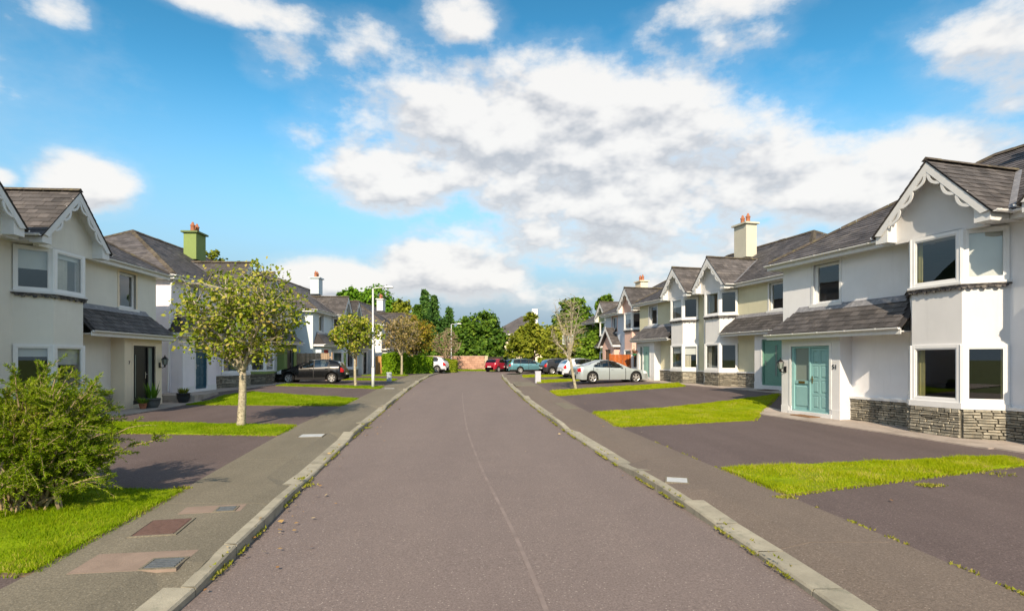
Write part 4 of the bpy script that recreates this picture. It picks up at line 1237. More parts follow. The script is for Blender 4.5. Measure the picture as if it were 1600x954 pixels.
npmesh('moss_and_weeds', V, np.arange(3 * k).reshape(-1, 3), M_moss, label='moss and small weeds along the kerb joints', cat='weeds', kind='stuff')
# fallen leaves
M_fall = leafmat('fallen_leaf', [(0., (.25, .12, .05)), (.5, (.4, .24, .08)), (1., (.5, .4, .25))], .1)
k = 130
side = nrg.random(k) < .7
y = 4 + 26 * nrg.random(k) ** 1.3
x = np.where(side, np.interp(y, YS, XLc) + np.abs(nrg.normal(size=k)) * .35 - .1, np.interp(y, YS, XRc) + 1.2 + nrg.normal(size=k) * 1.4)
z = Gv(x, y) + .03
an = nrg.random(k) * 6.283; sz = .018 + .025 * nrg.random(k); tl = nrg.normal(size=k) * .25
c, s_ = np.cos(an) * sz, np.sin(an) * sz
V = np.stack([np.stack([x - c, y - s_, z], 1), np.stack([x + s_ * .6, y - c * .6, z + tl * sz], 1), np.stack([x + c, y + s_, z + .004], 1), np.stack([x - s_ * .6, y + c * .6, z - tl * sz * .3 + .004], 1)], 1).reshape(-1, 3)
npmesh('fallen_leaves', V, np.arange(4 * k).reshape(-1, 4), M_fall, label='dry fallen leaves scattered along the road edges', cat='leaves', kind='stuff')

# concrete paths at the house fronts
def path_along(h, s0, s1, p0, p1, up=.03, n=8):
    quads = []
    for i in range(n):
        a, b = s0 + (s1 - s0) * i / n, s0 + (s1 - s0) * (i + 1) / n
        q = [h.world(a, p0), h.world(b, p0), h.world(b, p1), h.world(a, p1)]
        quads.append([(v.x, v.y) for v in q])
    return drape('path', quads, up, M_path, 3, 4, .3, kind='structure')
path_along(h51, -.6, 7.6, 0.0, 1.55); path_along(hR1N, 0, 7.5, 0.0, 1.4)
path_along(hR2N, -.4, 7.5, 0, 1.3); path_along(hR2F, -.4, 7.5, 0, 1.3)
path_along(h7, -.5, 7.5, 0, 1.5); path_along(hL2N, -.5, 7.5, 0, 1.3); path_along(hL2F, -.4, 7.5, 0, 1.3)
path_along(hL3N, -.4, 7.5, 0, 1.2); path_along(hL3F, -.4, 7.5, 0, 1.2)
# low retaining step between number 7 and the next pair
mb = MB()
q = [hL2N.world(-1.75, 1.9), hL2N.world(.25, 1.9), hL2N.world(.25, .0), hL2N.world(-1.75, 0)]
mb.hexa([(v.x, v.y, .15) for v in q], [(v.x, v.y, .60) for v in q])
mb.build('concrete_step', M_path, label='low concrete step beside the petrol blue door', cat='step')

# lawn edging strips, covers and patches in the ground
def flat(name, pts, off, mat, label, cat, th=.02, frame=None):
    mb = MB(); top = [(x, y, G(x, y) + off) for x, y in pts]
    mb.prism([(x, y, z - th) for x, y, z in top], (0, 0, th))
    return mb.build(name, mat, label=label, cat=cat)
def rect(cx, cy, wx, wy, rot):
    c, s = math.cos(R(rot)), math.sin(R(rot))
    return [(cx + a * wx * c - b * wy * s, cy + a * wx * s + b * wy * c) for a, b in ((-.5, -.5), (.5, -.5), (.5, .5), (-.5, .5))]
def cover(name, cx, cy, wx, wy, rot, mat, label, ribs=0, off=.019):
    o = empty(name, (0, 0, 0), 0, label, 'manhole cover')
    mb = MB(); pts = rect(cx, cy, wx, wy, rot); top = [(x, y, G(x, y) + off) for x, y in pts]
    mb.prism([(x, y, z - .02) for x, y, z in top], (0, 0, .02)); mb.build('plate', mat, o)
    mb = MB(); po = rect(cx, cy, wx + .05, wy + .05, rot)
    for i in range(4):
        a, b, c, d = po[i], po[(i + 1) % 4], pts[(i + 1) % 4], pts[i]
        mb.prism([(*a, G(*a) + off - .02), (*b, G(*b) + off - .02), (*c, G(*c) + off - .02), (*d, G(*d) + off - .02)], (0, 0, .025))
    mb.build('rim', M_conc, o)
    if ribs:
        mb = MB(); cr, sr = math.cos(R(rot)), math.sin(R(rot))
        for i in range(ribs):
            t = (i + .5) / ribs - .5
            a = rect(cx - sr * t * wy, cy + cr * t * wy, wx * .94, wy / ribs * .5, rot)
            mb.prism([(x, y, G(x, y) + off) for x, y in a], (0, 0, .008))
        mb.build('ribs', mat, o, kind='stuff')
    return o
flat('concrete_patch', rect(-3.5, 5.26, .9, .5, 8), .0145, M_patch, 'pink mortar patch round the cover in the left pavement', 'patch', .03)
cover('drain_cover', -3.2, 5.2, .27, .24, 8, M_cover, 'small blue grey cover set in the pink patch', 5, .0175)
cover('drain_cover', -3.88, 6.28, .42, .58, 12, M_cover_r, 'ribbed rusty cover in the left pavement', 14)
flat('concrete_patch', rect(-3.72, 7.03, .7, .32, 12), .0145, M_patch, 'long faint patch across the left pavement', 'patch', .03)
cover('drain_cover', -3.55, 7.02, .2, .2, 12, M_cover, 'small dark cover in the faint patch', 4, .0175)
cover('drain_cover', -4.72, 13.3, .52, .5, 8, M_cover_l, 'pale square cover in the left pavement near the first tree')
cover('drain_cover', 2.52, 8.62, .3, .34, -16, M_cover_l, 'pale square cover in the right pavement')
cover('drain_cover', -6.8, 31.3, .55, .5, 6, M_cover_l, 'pale cover in the left pavement by the lamp post')
flat('concrete_patch', rect(2.0, 21.0, .5, 2.4, 5), .018, M_conc, 'pale concrete strip in the right pavement', 'patch', .03)
flat('concrete_patch', rect(.75, 36.3, 1.3, 5.2, 3), .019, M_conc, 'broad pale concrete bay in the far right pavement', 'patch', .03)

# ---------------------------------------------------------------- vegetation
def unit(v): return v / np.maximum(np.linalg.norm(v, axis=1, keepdims=True), 1e-6)
def leaf_quads(C, Nrm, size, rg, aspect=.75, fold=.18):
    k = len(C); up = unit(rg.normal(size=(k, 3))); t = unit(np.cross(Nrm, up)); b = np.cross(Nrm, t)
    s = (size * (.6 + .8 * rg.random(k)))[:, None]
    tip = C + b * s; bot = C - b * s * .9
    l = C - t * s * aspect + Nrm * s * fold + b * s * .12; r = C + t * s * aspect + Nrm * s * fold + b * s * .12
    V = np.stack([bot, r, tip, l], 1).reshape(-1, 3)
    return V, np.arange(4 * k).reshape(-1, 4)

def leafy(C, Nrm, size, rg, mat, parent, name='foliage', aspect=.75, fold=.18):
    V, F = leaf_quads(C, Nrm, size, rg, aspect, fold)
    return npmesh(name, V, F, mat, parent, kind='stuff' if name != 'crown' else None)

LM = {}
LM['street'] = leafmat('street_tree_leaves', [(0., (.05, .1, .01)), (.28, (.12, .19, .014)), (.52, (.23, .29, .022)), (.74, (.42, .41, .07)), (.9, (.5, .38, .1)), (1., (.36, .18, .08))], .3, noise=1.6)
LM['yellow'] = leafmat('autumn_leaves', [(0., (.09, .11, .012)), (.35, (.2, .19, .02)), (.7, (.36, .26, .04)), (1., (.4, .2, .07))], .3, noise=1.2)
LM['brown'] = leafmat('thin_autumn_leaves', [(0., (.1, .1, .02)), (.4, (.24, .2, .06)), (1., (.42, .3, .15))], .3)
LM['dark'] = leafmat('dark_tree_leaves', [(0., (0.016, 0.044, 0.008)), (.4, (0.056, 0.130, 0.016)), (.8, (0.140, 0.240, 0.028)), (1., (0.260, 0.340, 0.050))], .22, noise=.6)
LM['mid'] = leafmat('mid_tree_leaves', [(0., (0.024, 0.058, 0.009)), (.4, (0.085, 0.170, 0.017)), (.8, (0.204, 0.323, 0.034)), (1., (0.374, 0.459, 0.068))], .25, noise=.6)
LM['olive'] = leafmat('olive_tree_leaves', [(0., (0.047, 0.068, 0.008)), (.4, (0.162, 0.203, 0.020)), (.8, (0.324, 0.338, 0.041)), (1., (0.459, 0.405, 0.081))], .25, noise=.6)
LM['conifer'] = leafmat('conifer_needles', [(0., (0.016, 0.048, 0.016)), (.5, (0.060, 0.150, 0.032)), (1., (0.180, 0.300, 0.060))], .15, noise=.7)
LM['bright'] = leafmat('round_tree_leaves', [(0., (0.024, 0.080, 0.008)), (.5, (0.100, 0.240, 0.020)), (1., (0.260, 0.440, 0.040))], .25, noise=.8)
LM['hedge'] = leafmat('hedge_leaves', [(0., (.05, .12, .006)), (.5, (.16, .32, .012)), (.85, (.28, .44, .03)), (1., (.42, .52, .09))], .25, noise=1.5)
LM['hedge_y'] = leafmat('yellow_hedge_leaves', [(0., (.06, .11, .008)), (.5, (.2, .28, .016)), (1., (.42, .42, .05))], .25, noise=1.5)
LM['bush'] = leafmat('bush_leaves', [(0., (.05, .1, .006)), (.35, (.13, .22, .01)), (.7, (.25, .34, .016)), (.93, (.38, .42, .05)), (1., (.28, .17, .06))], .35, noise=2.0)

def street_tree(label, base, trunk_h, cz, rx, rz, seed, nprim=7, ntips=260, per=14, leaf=.075, mat='street', r0=.085, lean=(0, 0), bark=None, cover=1.0, twig=.008, name='street_tree', open_top=0.):
    rg = np.random.default_rng(seed); root = empty(name, base, 0, label, 'tree', 'street trees in the front lawns')
    bark = bark or M_bark
    mt = MB(); pts = []
    n = 6
    for i in range(n + 1):
        t = i / n
        pts.append((lean[0] * t + .03 * math.sin(3 * t + seed), lean[1] * t + .03 * math.cos(4 * t + seed), -.15 + (trunk_h + .15) * t))
    mt.tube(pts, [r0 * (1.15 - .3 * i / n) * (1.2 if i == 0 else 1) for i in range(n + 1)], 10)
    mt.build('trunk', bark, root, True)
    top = np.array(pts[-1]); cc = np.array([lean[0] * 1.2, lean[1] * 1.2, cz])
    mbb = MB(); prim = []
    for k in range(nprim):
        a = 2 * math.pi * (k + rg.random() * .6) / nprim; el = rg.uniform(.05, .95) if k else 1.0
        end = cc + np.array([math.cos(a) * rx * .78 * math.sqrt(max(0, 1 - el * el * .8)), math.sin(a) * rx * .78 * math.sqrt(max(0, 1 - el * el * .8)), rz * (el * 1.5 - .6)])
        s0 = top + np.array([0, 0, -rg.random() * .25]); mid = s0 * .55 + end * .45 + np.array([0, 0, .1 * rz]) + rg.normal(size=3) * .08
        path = [s0 * (1 - t) ** 2 + 2 * mid * t * (1 - t) + end * t * t for t in np.linspace(0, 1, 9)]
        prim.append(path); mbb.tube([tuple(p) for p in path], [r0 * .62 * (1 - .82 * i / 8) for i in range(9)], 6)
    d = unit(rg.normal(size=(ntips, 3))); rad = rg.random(ntips) ** .38
    tips = cc + d * rad[:, None] * np.array([rx, rx, rz]) * (1 + .1 * np.sin(d[:, :1] * 5 + seed))
    allp = np.array([p for path in prim for p in path[2:]]); C = []; Nn = []
    for q in tips:
        dist = np.linalg.norm(allp - q, axis=1) + (allp[:, 2] > q[2] + .1) * .5
        j = np.argsort(dist)[rg.integers(0, 3)]; a = allp[j]; mid = (a + q) / 2 + np.array([0, 0, .06]) + rg.normal(size=3) * .05
        mbb.tube([tuple(a), tuple(mid), tuple(q)], [twig * 2.0, twig * 1.3, twig * .6], 4, False)
        thin = 1.0 if q[2] < cc[2] + rz * .35 else (1 - open_top)
        m = int(per * cover * thin * rg.uniform(.5, 1.4))
        if m:
            tt = rg.random((m, 1)); along = a * (1 - tt) + q * tt
            along = np.where(tt > .45, along, q[None]); pos = along + rg.normal(size=(m, 3)) * (.13 * rx / 1.9)
            C.append(pos); Nn.append(unit(rg.normal(size=(m, 3)) + np.array([0, -.6, .7])))
    mbb.build('branches', bark if bark is not M_bark2 else M_bark2, root, True)
    if C: leafy(np.concatenate(C), np.concatenate(Nn), leaf, rg, LM[mat], root, 'crown')
    return root

def gz(x, y): return G(x, y)
street_tree('leafy young tree with speckled pale trunk on the left lawn, nearest the camera', (-7.2, 15.05, gz(-7.2, 15.05)), 1.55, 3.0, 1.62, 1.38, 11, 8, 420, 17, .05, open_top=.35, r0=.1)
street_tree('small leafy tree beside the near lamp post on the left', (-9.05, 32.6, gz(-9.05, 32.6)), 1.7, 3.1, 1.55, 1.15, 21, 7, 200, 13, .085, r0=.075)
street_tree('autumn tree standing in front of the long hedge', (-9.9, 50.6, gz(-9.9, 50.6)), 1.9, 3.75, 2.05, 1.75, 31, 8, 230, 9, .1, 'brown', r0=.1)
street_tree('dense golden tree behind the long hedge', (-10.4, 60.5, gz(-10.4, 60.5)), 1.6, 3.9, 2.2, 2.1, 41, 8, 260, 16, .12, 'yellow', r0=.1, bark=M_bark2)
street_tree('twiggy almost leafless tree before the pink end wall', (-7.7, 66.5, .75), 1.3, 3.2, 2.0, 1.75, 51, 10, 420, 1, .08, 'brown', r0=.09, bark=M_twig, cover=.9, twig=.016)
street_tree('bare leaning tree on the right lawn beside the silver saloon', (3.42, 29.6, gz(3.42, 29.6)), 1.75, 3.35, 1.1, 1.75, 61, 9, 330, 1, .045, 'brown', r0=.07, lean=(-.42, 0), bark=M_bark, twig=.0055)

def lobe_tree(label, base, lobes, n, size, mat, seed, trunk=.25, name='background_tree', group='trees beyond the street end', skirt=True):
    """base xyz; lobes: (dx, dy, z, rx, ry, rz); leaf clumps through each lobe's outer volume"""
    rg = np.random.default_rng(seed); root = empty(name, base, 0, label, 'tree', group)
    mb = MB(); top = max(l[2] for l in lobes)
    mb.tube([(0, 0, -.3), (.05, .03, top * .4), (0, 0, top * .8)], [trunk, trunk * .8, trunk * .35], 8)
    mb.build('trunk', M_bark2, root, True)
    mb = MB()
    for l in lobes:
        mb.tube([(0, 0, top * .25), (l[0] * .5, l[1] * .5, l[2] * .7), (l[0], l[1], l[2])], [trunk * .5, trunk * .3, trunk * .12], 5)
    mb.build('limbs', M_bark2, root, True)
    C = []; Nn = []
    vol = np.array([l[3] * l[5] for l in lobes]); vol = vol / vol.sum()
    for l, w in zip(lobes, vol):
        k = int(n * w); nc = max(12, int(k / 22))
        d = unit(rg.normal(size=(nc, 3))); rad = (.55 + .5 * rg.random(nc) ** .6)
        cen = np.array(l[:3]) + d * rad[:, None] * np.array(l[3:6])
        idx = rg.integers(0, nc, k); sp = .17 * min(l[3], l[5])
        pos = cen[idx] + rg.normal(size=(k, 3)) * np.array([sp, sp, sp * .75])
        C.append(pos); Nn.append(unit(d[idx] * .8 + rg.normal(size=(k, 3)) * .7 + np.array([0, -.2, .35])))
    leafy(np.concatenate(C), np.concatenate(Nn), size, rg, LM[mat], root, 'crown')
    return root

def pxz(px, py, y): return ((px - 800) / 882 * y, 2 + (562 - py) / 882 * y)
def lobes_from_px(y, items, bx, bz, depth=.8):
    out = []
    for (px, py, rx, ry) in items:
        x, z = pxz(px, py, y); out.append((x - bx, 0, z - bz, rx / 882 * y, rx / 882 * y * depth, ry / 882 * y))
    return out
def ptree(label, y, items, basepx, n, size, mat, seed, depth=.8, **kw):
    bx = pxz(basepx, 560, y)[0]
    lobe_tree(label, (bx, y, .7), lobes_from_px(y, items, bx, .7, depth), n, size, mat, seed, **kw)

ptree('small dark tree peeping over the ice blue roofs', 105, [(540, 468, 12, 12), (552, 462, 12, 14), (548, 490, 16, 22)], 547, 2600, .32, 'bright', 70)
ptree('big round dense green tree behind the white chimney', 100, [(588, 470, 22, 24), (600, 492, 26, 26), (578, 492, 18, 24), (594, 530, 26, 30)], 590, 9000, .26, 'bright', 71)
ptree('grey green tree left of the tall conifers', 98, [(628, 482, 13, 14), (634, 500, 18, 18), (622, 505, 16, 20), (632, 535, 22, 30)], 630, 5000, .3, 'olive', 72)
ptree('small leafy tree sticking up behind the green chimney', 70, [(330, 405, 14, 14), (338, 420, 16, 18)], 334, 700, .2, 'olive', 79)
def conifer(label, y, px, top, bot, half, n, seed, size=.24, mat='conifer'):
    rg = np.random.default_rng(seed); x, zt = pxz(px, top, y); zb = pxz(px, bot, y)[1]; root = empty('conifer_tree', (x, y, .7), 0, label, 'tree', 'trees beyond the street end')
    H = zt - .7; mb = MB(); mb.tube([(0, 0, -.3), (0, 0, H * .95)], [.28, .04], 8); mb.build('trunk', M_bark2, root, True)
    W_ = half / 882 * y; zl = zb - .7; mb = MB(); C = []; Nn = []; nb = 210; per = int(n * 1.7) // nb
    for i in range(nb):
        t = (i / nb) ** .9; z = zl + (H - zl) * t; r = W_ * (1 - t) ** 1.05 * rg.uniform(.55, 1.2) + .12; a = rg.random() * 6.283
        e = np.array([math.cos(a) * r, math.sin(a) * r, z + r * .18]); mb.tube([(0, 0, z - .3), tuple(e * [.6, .6, 1]), tuple(e)], [.05, .03, .01], 4, False)
        tt = rg.random(per) ** .6
        pos = np.array([0, 0, z - .1]) + (e - np.array([0, 0, z - .1])) * tt[:, None] + rg.normal(size=(per, 3)) * np.array([.2, .2, .16])
        C.append(pos); Nn.append(unit(rg.normal(size=(per, 3)) * .7 + e * [.5, .5, 0] / max(r, .1) + [0, -.2, .4]))
    mb.build('limbs', M_bark2, root); leafy(np.concatenate(C), np.concatenate(Nn), size, rg, LM[mat], root, 'crown', .5)
conifer('tallest conifer left of the street end', 92, 664, 455, 575, 26, 7500, 73)
conifer('second conifer, right of the tallest one', 95, 678, 463, 575, 24, 6500, 74)
conifer('broad lower conifer in front of the tall pair', 88, 652, 478, 575, 26, 6000, 75, mat='dark')
conifer('thin dark conifer beside the street lamp', 98, 702, 482, 575, 20, 4500, 76)
conifer('short dark conifer left of the golden tree', 96, 692, 500, 575, 26, 4500, 77)
ptree('broad dark green tree behind the pink end wall', 80, [(752, 508, 26, 20), (730, 522, 26, 22), (765, 530, 24, 24), (745, 548, 36, 24), (720, 550, 20, 22), (775, 552, 16, 18)], 745, 13000, .23, 'dark', 81)
ptree('light green tree with thin top in front of the far house', 72, [(830, 500, 10, 12), (832, 520, 20, 16), (818, 535, 22, 18), (848, 532, 24, 20), (812, 550, 20, 14), (862, 540, 18, 18)], 832, 8500, .2, 'olive', 82)
ptree('tall green tree behind the bare leaning tree', 82, [(898, 482, 20, 18), (892, 505, 26, 20), (905, 500, 18, 20), (880, 525, 26, 22), (895, 545, 30, 22)], 896, 10000, .24, 'mid', 83)
ptree('low yellowish tree beside the dark parked car', 66, [(872, 525, 18, 16), (885, 545, 22, 18), (862, 548, 16, 14)], 873, 5000, .2, 'olive', 84)
ptree('small tree crown showing above the ivy-covered house', 80, [(946, 470, 9, 9), (940, 478, 9, 8)], 944, 1100, .24, 'mid', 85)
ptree('dark green shrubbery against the ivy-covered house', 53, [(925, 545, 14, 24), (912, 555, 12, 16), (934, 530, 9, 26)], 922, 6000, .14, 'mid', 86, name='climbing_shrub', group='shrubs beside the houses')
ptree('dark shrub mass behind the end wall, left part', 78, [(700, 550, 18, 14), (680, 548, 18, 16), (655, 548, 18, 16)], 685, 5000, .22, 'dark', 87, name='background_shrub', group='shrubs beside the houses')
# ivy over the green house front
rg = np.random.default_rng(5); Cv = []; Nv = []
for _ in range(4200):
    s_, z_ = rg.random() * 4.6, rg.random() * 4.7
    if math.sin(s_ * 2.1) + math.sin(z_ * 1.7 + s_) > -.5:
        v = hR4F.world(s_, .06 + .08 * rg.random(), z_); Cv.append(v); nrm = -hR4F.inw; Nv.append((nrm.x, nrm.y, .3))
Cv = np.array([tuple(v) for v in Cv]); Nv = unit(np.array(Nv) + rg.normal(size=(len(Nv), 3)) * .5)
V, F = leaf_quads(Cv, Nv, .09, rg); npmesh('ivy', V, F, LM['mid'], label='ivy climbing the farthest right house front', cat='ivy', kind='stuff')

def hedge(label, x0, x1, y0, y1, hgt, n, mat, seed, size=.06):
    rg = np.random.default_rng(seed); cx, cy = (x0 + x1) / 2, (y0 + y1) / 2; b = G(cx, cy)
    root = empty('hedge', (cx, cy, b), 0, label, 'hedge', 'clipped hedges at the far left')
    hx, hy = (x1 - x0) / 2, (y1 - y0) / 2
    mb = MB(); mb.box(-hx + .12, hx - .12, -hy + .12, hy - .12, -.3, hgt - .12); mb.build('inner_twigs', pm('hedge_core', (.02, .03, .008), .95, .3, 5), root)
    f = rg.random(n); P = np.zeros((n, 3)); Nn = np.zeros((n, 3))
    ar = np.array([hx * 2 * hgt, hx * 2 * hy * 2, hy * 2 * hgt, hy * 2 * hgt]); ar = np.cumsum(ar / ar.sum())
    k = np.searchsorted(ar, f); u, v = rg.random(n) * 2 - 1, rg.random(n)
    P[k == 0] = np.stack([u * hx, -hy + 0 * u, v * hgt], 1)[k == 0]; Nn[k == 0] = (0, -1, .3)
    P[k == 1] = np.stack([u * hx, (v * 2 - 1) * hy, hgt + 0 * u], 1)[k == 1]; Nn[k == 1] = (0, 0, 1)
    P[k == 2] = np.stack([-hx + 0 * u, u * hy, v * hgt], 1)[k == 2]; Nn[k == 2] = (-1, 0, .3)
    P[k == 3] = np.stack([hx + 0 * u, u * hy, v * hgt], 1)[k == 3]; Nn[k == 3] = (1, 0, .3)
    P += rg.normal(size=(n, 3)) * .05 + np.stack([0 * u, 0 * u, .07 * np.sin(P[:, 0] * 2.3 + seed) * (P[:, 2] > hgt * .6)], 1)
    leafy(P, unit(Nn + rg.normal(size=(n, 3)) * .55), size, rg, LM[mat], root)
hedge('tall clipped hedge section nearest the near street tree', -12.4, -10.2, 54.0, 55.2, 1.95, 7000, 'hedge', 1)
hedge('clipped hedge section in front of the white car', -10.15, -7.9, 55.4, 56.4, 1.62, 7000, 'hedge', 2)
hedge('yellow green hedge end right of the white car', -7.75, -6.1, 61.5, 62.6, 1.35, 4500, 'hedge_y', 3)
hedge('small bright hedge behind the teal estate', 2.9, 4.6, 61.5, 62.5, 1.4, 3000, 'hedge_y', 4)

# ---- wild bush in the left foreground: arching stems with short narrow leaves
def bush():
    rg = np.random.default_rng(17); bx, by = -6.15, 7.05; bz = G(bx, by)
    root = empty('bush', (bx, by, bz), 0, 'sprawling wispy green bush on the left foreground lawn', 'bush')
    mb = MB(); C = []; Nn = []; T = []
    ends = []
    for i in range(230):
        a = rg.random() * 6.283; el = rg.random(); Lr = rg.uniform(1.0, 1.55)
        dr = np.array([math.cos(a) * math.cos(el * 1.2), math.sin(a) * .75 * math.cos(el * 1.2), .35 + 1.0 * math.sin(el * 1.45)])
        ends.append(dr * Lr * np.array([.84, .8, .92]))
    for e in [(1.45, .1, 1.08), (1.6, .35, .85), (1.35, -.3, .55), (1.25, -.2, .38), (1.1, -.4, 1.2), (.9, 0, 1.6), (.2, -.3, 1.78), (-.35, -.2, 1.95), (-.3, -.5, 1.72), (.55, -.5, 1.5), (1.0, .1, 1.4), (1.4, -.2, .85), (1.2, -.5, .75), (-.6, -.4, 1.9), (-.1, -.6, 1.9), (1.0, -.6, 1.05)]: ends.append(np.array(e))
    for e in ends:
        s0 = np.array([rg.normal() * .14, rg.normal() * .12, -.05]); mid = s0 * .5 + e * .5 + np.array([0, 0, .28 + .12 * rg.random()]) + rg.normal(size=3) * .08
        end = e + np.array([0, 0, -.05])
        path = np.array([s0 * (1 - t) ** 2 + 2 * mid * t * (1 - t) + end * t * t for t in np.linspace(0, 1, 10)])
        path[1:-1] += rg.normal(size=(8, 3)) * .018
        mb.tube([tuple(p) for p in path], [.014 * (1 - .85 * i / 9) + .002 for i in range(10)], 5, False)
        twigs = [(path, .4)]
        for k in range(9):
            j = rg.integers(3, 9); o = path[j]; d = unit((path[min(j + 1, 9)] - path[j - 1])[None] + rg.normal(size=(1, 3)) * .14)[0]; l = rg.uniform(.15, .42)
            q = np.array([o + d * l * t + np.array([0, 0, -.06 * t * t]) for t in np.linspace(0, 1, 4)])
            mb.tube([tuple(p) for p in q], [.004, .003, .002, .0015], 3, False); twigs.append((q, 0.0))
        for q, t0 in twigs:
            m = 95 if len(q) == 4 else 120
            tt = t0 + (1 - t0) * rg.random(m); f = tt * (len(q) - 1); i0 = np.minimum(f.astype(int), len(q) - 2); fr = (f - i0)[:, None]
            pos = q[i0] * (1 - fr) + q[i0 + 1] * fr; dirv = unit(q[i0 + 1] - q[i0])
            out = unit(dirv * .9 + rg.normal(size=(m, 3)) * .62); C.append(pos); T.append(out)
    C = np.concatenate(C); T = np.concatenate(T); keep = C[:, 2] > .12; C, T = C[keep], T[keep]; k = len(C)
    L = (.028 + .03 * rg.random(k))[:, None]; sd = unit(np.cross(T, unit(rg.normal(size=(k, 3))))); w = L * .1
    V = np.stack([C - sd * w * .4, C + T * L * .5 + sd * w * -1.0, C + T * L, C + T * L * .5 + sd * w], 1).reshape(-1, 3)
    mb.build('stems', pm('bush_stem', (.34, .25, .15), .85, .3, 12), root)
    npmesh('foliage', V, np.arange(4 * k).reshape(-1, 4), LM['bush'], root, kind='stuff')
    mb = MB()
    for _ in range(16):
        x, y = -.1 + rg.normal() * .3, -.3 + rg.normal() * .25; mb.tube([(x, y, -.03), (x + rg.normal() * .08, y - .05, .3), (x * .6, y * .6, .75)], [.022, .016, .01], 5, False)
    mb.build('old_wood', M_twig, root)
bush()

# ---------------------------------------------------------------- cars
def car_paint(name, col, metal=.35, rough=.28):
    return pm(name, col, rough, .03, 2, 0, 50, .5, metal=metal, coat=.8)

def lerp_tab(tab, x):
    return float(np.interp(x, [a for a, b in tab], [b for a, b in tab]))

CAR_SPECS = {
    'hatch': dict(L=4.28, W=.90, H=1.50, top=[(0, .50), (.03, .62), (.12, .72), (.35, .82), (1.0, .99), (1.12, 1.03), (1.55, 1.25), (2.0, 1.43), (2.4, 1.49), (2.8, 1.5), (3.3, 1.47), (3.7, 1.40), (3.86, 1.32), (4.05, 1.06), (4.14, .92), (4.22, .82), (4.26, .6), (4.28, .5)],
                  belt=[(0, .5), (.12, .70), (.35, .8), (1.0, .92), (1.4, .94), (3.4, 1.03), (4.0, 1.03), (4.2, .82), (4.28, .5)],
                  ws=(1.08, 2.02), rw=(3.74, 4.06), dlo=[[(1.45, .98), (2.06, 1.36), (2.34, 1.41), (2.34, 1.0)], [(2.42, 1.0), (2.42, 1.415), (3.0, 1.4), (3.3, 1.33), (3.2, 1.06)]], wheels=(.86, 3.47), r=.315, spokes=6, tl=(.74, .98, .42)),
    'saloon': dict(L=4.70, W=.91, H=1.43, top=[(0, .48), (.03, .6), (.1, .68), (.4, .78), (1.3, .93), (1.4, .96), (1.8, 1.18), (2.2, 1.35), (2.6, 1.42), (2.9, 1.43), (3.25, 1.39), (3.6, 1.27), (4.0, 1.08), (4.1, 1.05), (4.5, 1.02), (4.6, .98), (4.66, .8), (4.69, .6), (4.70, .48)],
                   belt=[(0, .48), (.1, .66), (.4, .76), (1.3, .88), (1.6, .9), (3.8, .97), (4.5, .98), (4.62, .9), (4.70, .48)],
                   ws=(1.38, 2.24), rw=(3.3, 4.04), dlo=[[(1.7, .93), (2.26, 1.28), (2.62, 1.34), (2.62, .95)], [(2.69, .95), (2.69, 1.345), (3.1, 1.32), (3.62, 1.04), (3.55, .99)]], wheels=(.9, 3.72), r=.335, spokes=5),
    'estate': dict(L=4.57, W=.88, H=1.47, top=[(0, .48), (.03, .6), (.1, .7), (.4, .8), (1.25, .93), (1.36, .97), (1.8, 1.22), (2.15, 1.38), (2.6, 1.45), (3.0, 1.46), (3.6, 1.44), (4.0, 1.40), (4.15, 1.34), (4.38, 1.05), (4.46, .92), (4.53, .8), (4.57, .48)],
                   belt=[(0, .48), (.1, .68), (.4, .78), (1.25, .89), (1.6, .92), (4.2, .97), (4.4, .96), (4.52, .8), (4.57, .48)],
                   ws=(1.34, 2.18), rw=(4.08, 4.4), dlo=[[(1.62, .96), (2.22, 1.31), (2.5, 1.37), (2.5, .97)], [(2.57, .97), (2.57, 1.375), (3.3, 1.37), (3.3, .99)], [(3.37, .99), (3.37, 1.365), (3.95, 1.32), (4.1, 1.02)]], wheels=(.88, 3.4), r=.31, spokes=6),
    'small': dict(L=3.85, W=.86, H=1.50, top=[(0, .5), (.03, .65), (.12, .76), (.3, .84), (.85, 1.0), (.98, 1.04), (1.4, 1.28), (1.8, 1.44), (2.2, 1.5), (2.8, 1.49), (3.3, 1.42), (3.46, 1.34), (3.64, 1.05), (3.72, .92), (3.8, .8), (3.85, .5)],
                  belt=[(0, .5), (.12, .74), (.3, .82), (.85, .94), (1.3, .96), (3.3, 1.04), (3.6, 1.03), (3.78, .8), (3.85, .5)],
                  ws=(.95, 1.84), rw=(3.34, 3.65), dlo=[[(1.25, 1.0), (1.86, 1.38), (2.1, 1.41), (2.1, 1.0)], [(2.17, 1.0), (2.17, 1.415), (2.75, 1.38), (3.05, 1.1)]], wheels=(.75, 3.2), r=.3, spokes=6),
    'suv': dict(L=4.4, W=.92, H=1.68, top=[(0, .6), (.03, .75), (.12, .88), (.4, .98), (1.05, 1.1), (1.15, 1.13), (1.6, 1.42), (1.95, 1.6), (2.4, 1.67), (3.2, 1.66), (3.8, 1.58), (3.95, 1.5), (4.15, 1.2), (4.25, 1.05), (4.36, .9), (4.4, .6)],
                belt=[(0, .6), (.12, .86), (.4, .95), (1.05, 1.04), (1.5, 1.06), (3.9, 1.15), (4.2, 1.1), (4.36, .9), (4.4, .6)],
                ws=(1.12, 1.98), rw=(3.84, 4.16), dlo=[[(1.45, 1.1), (2.0, 1.52), (2.35, 1.57), (2.35, 1.11)], [(2.43, 1.11), (2.43, 1.575), (3.1, 1.56), (3.6, 1.45), (3.5, 1.17)]], wheels=(.88, 3.5), r=.345, spokes=5),
}

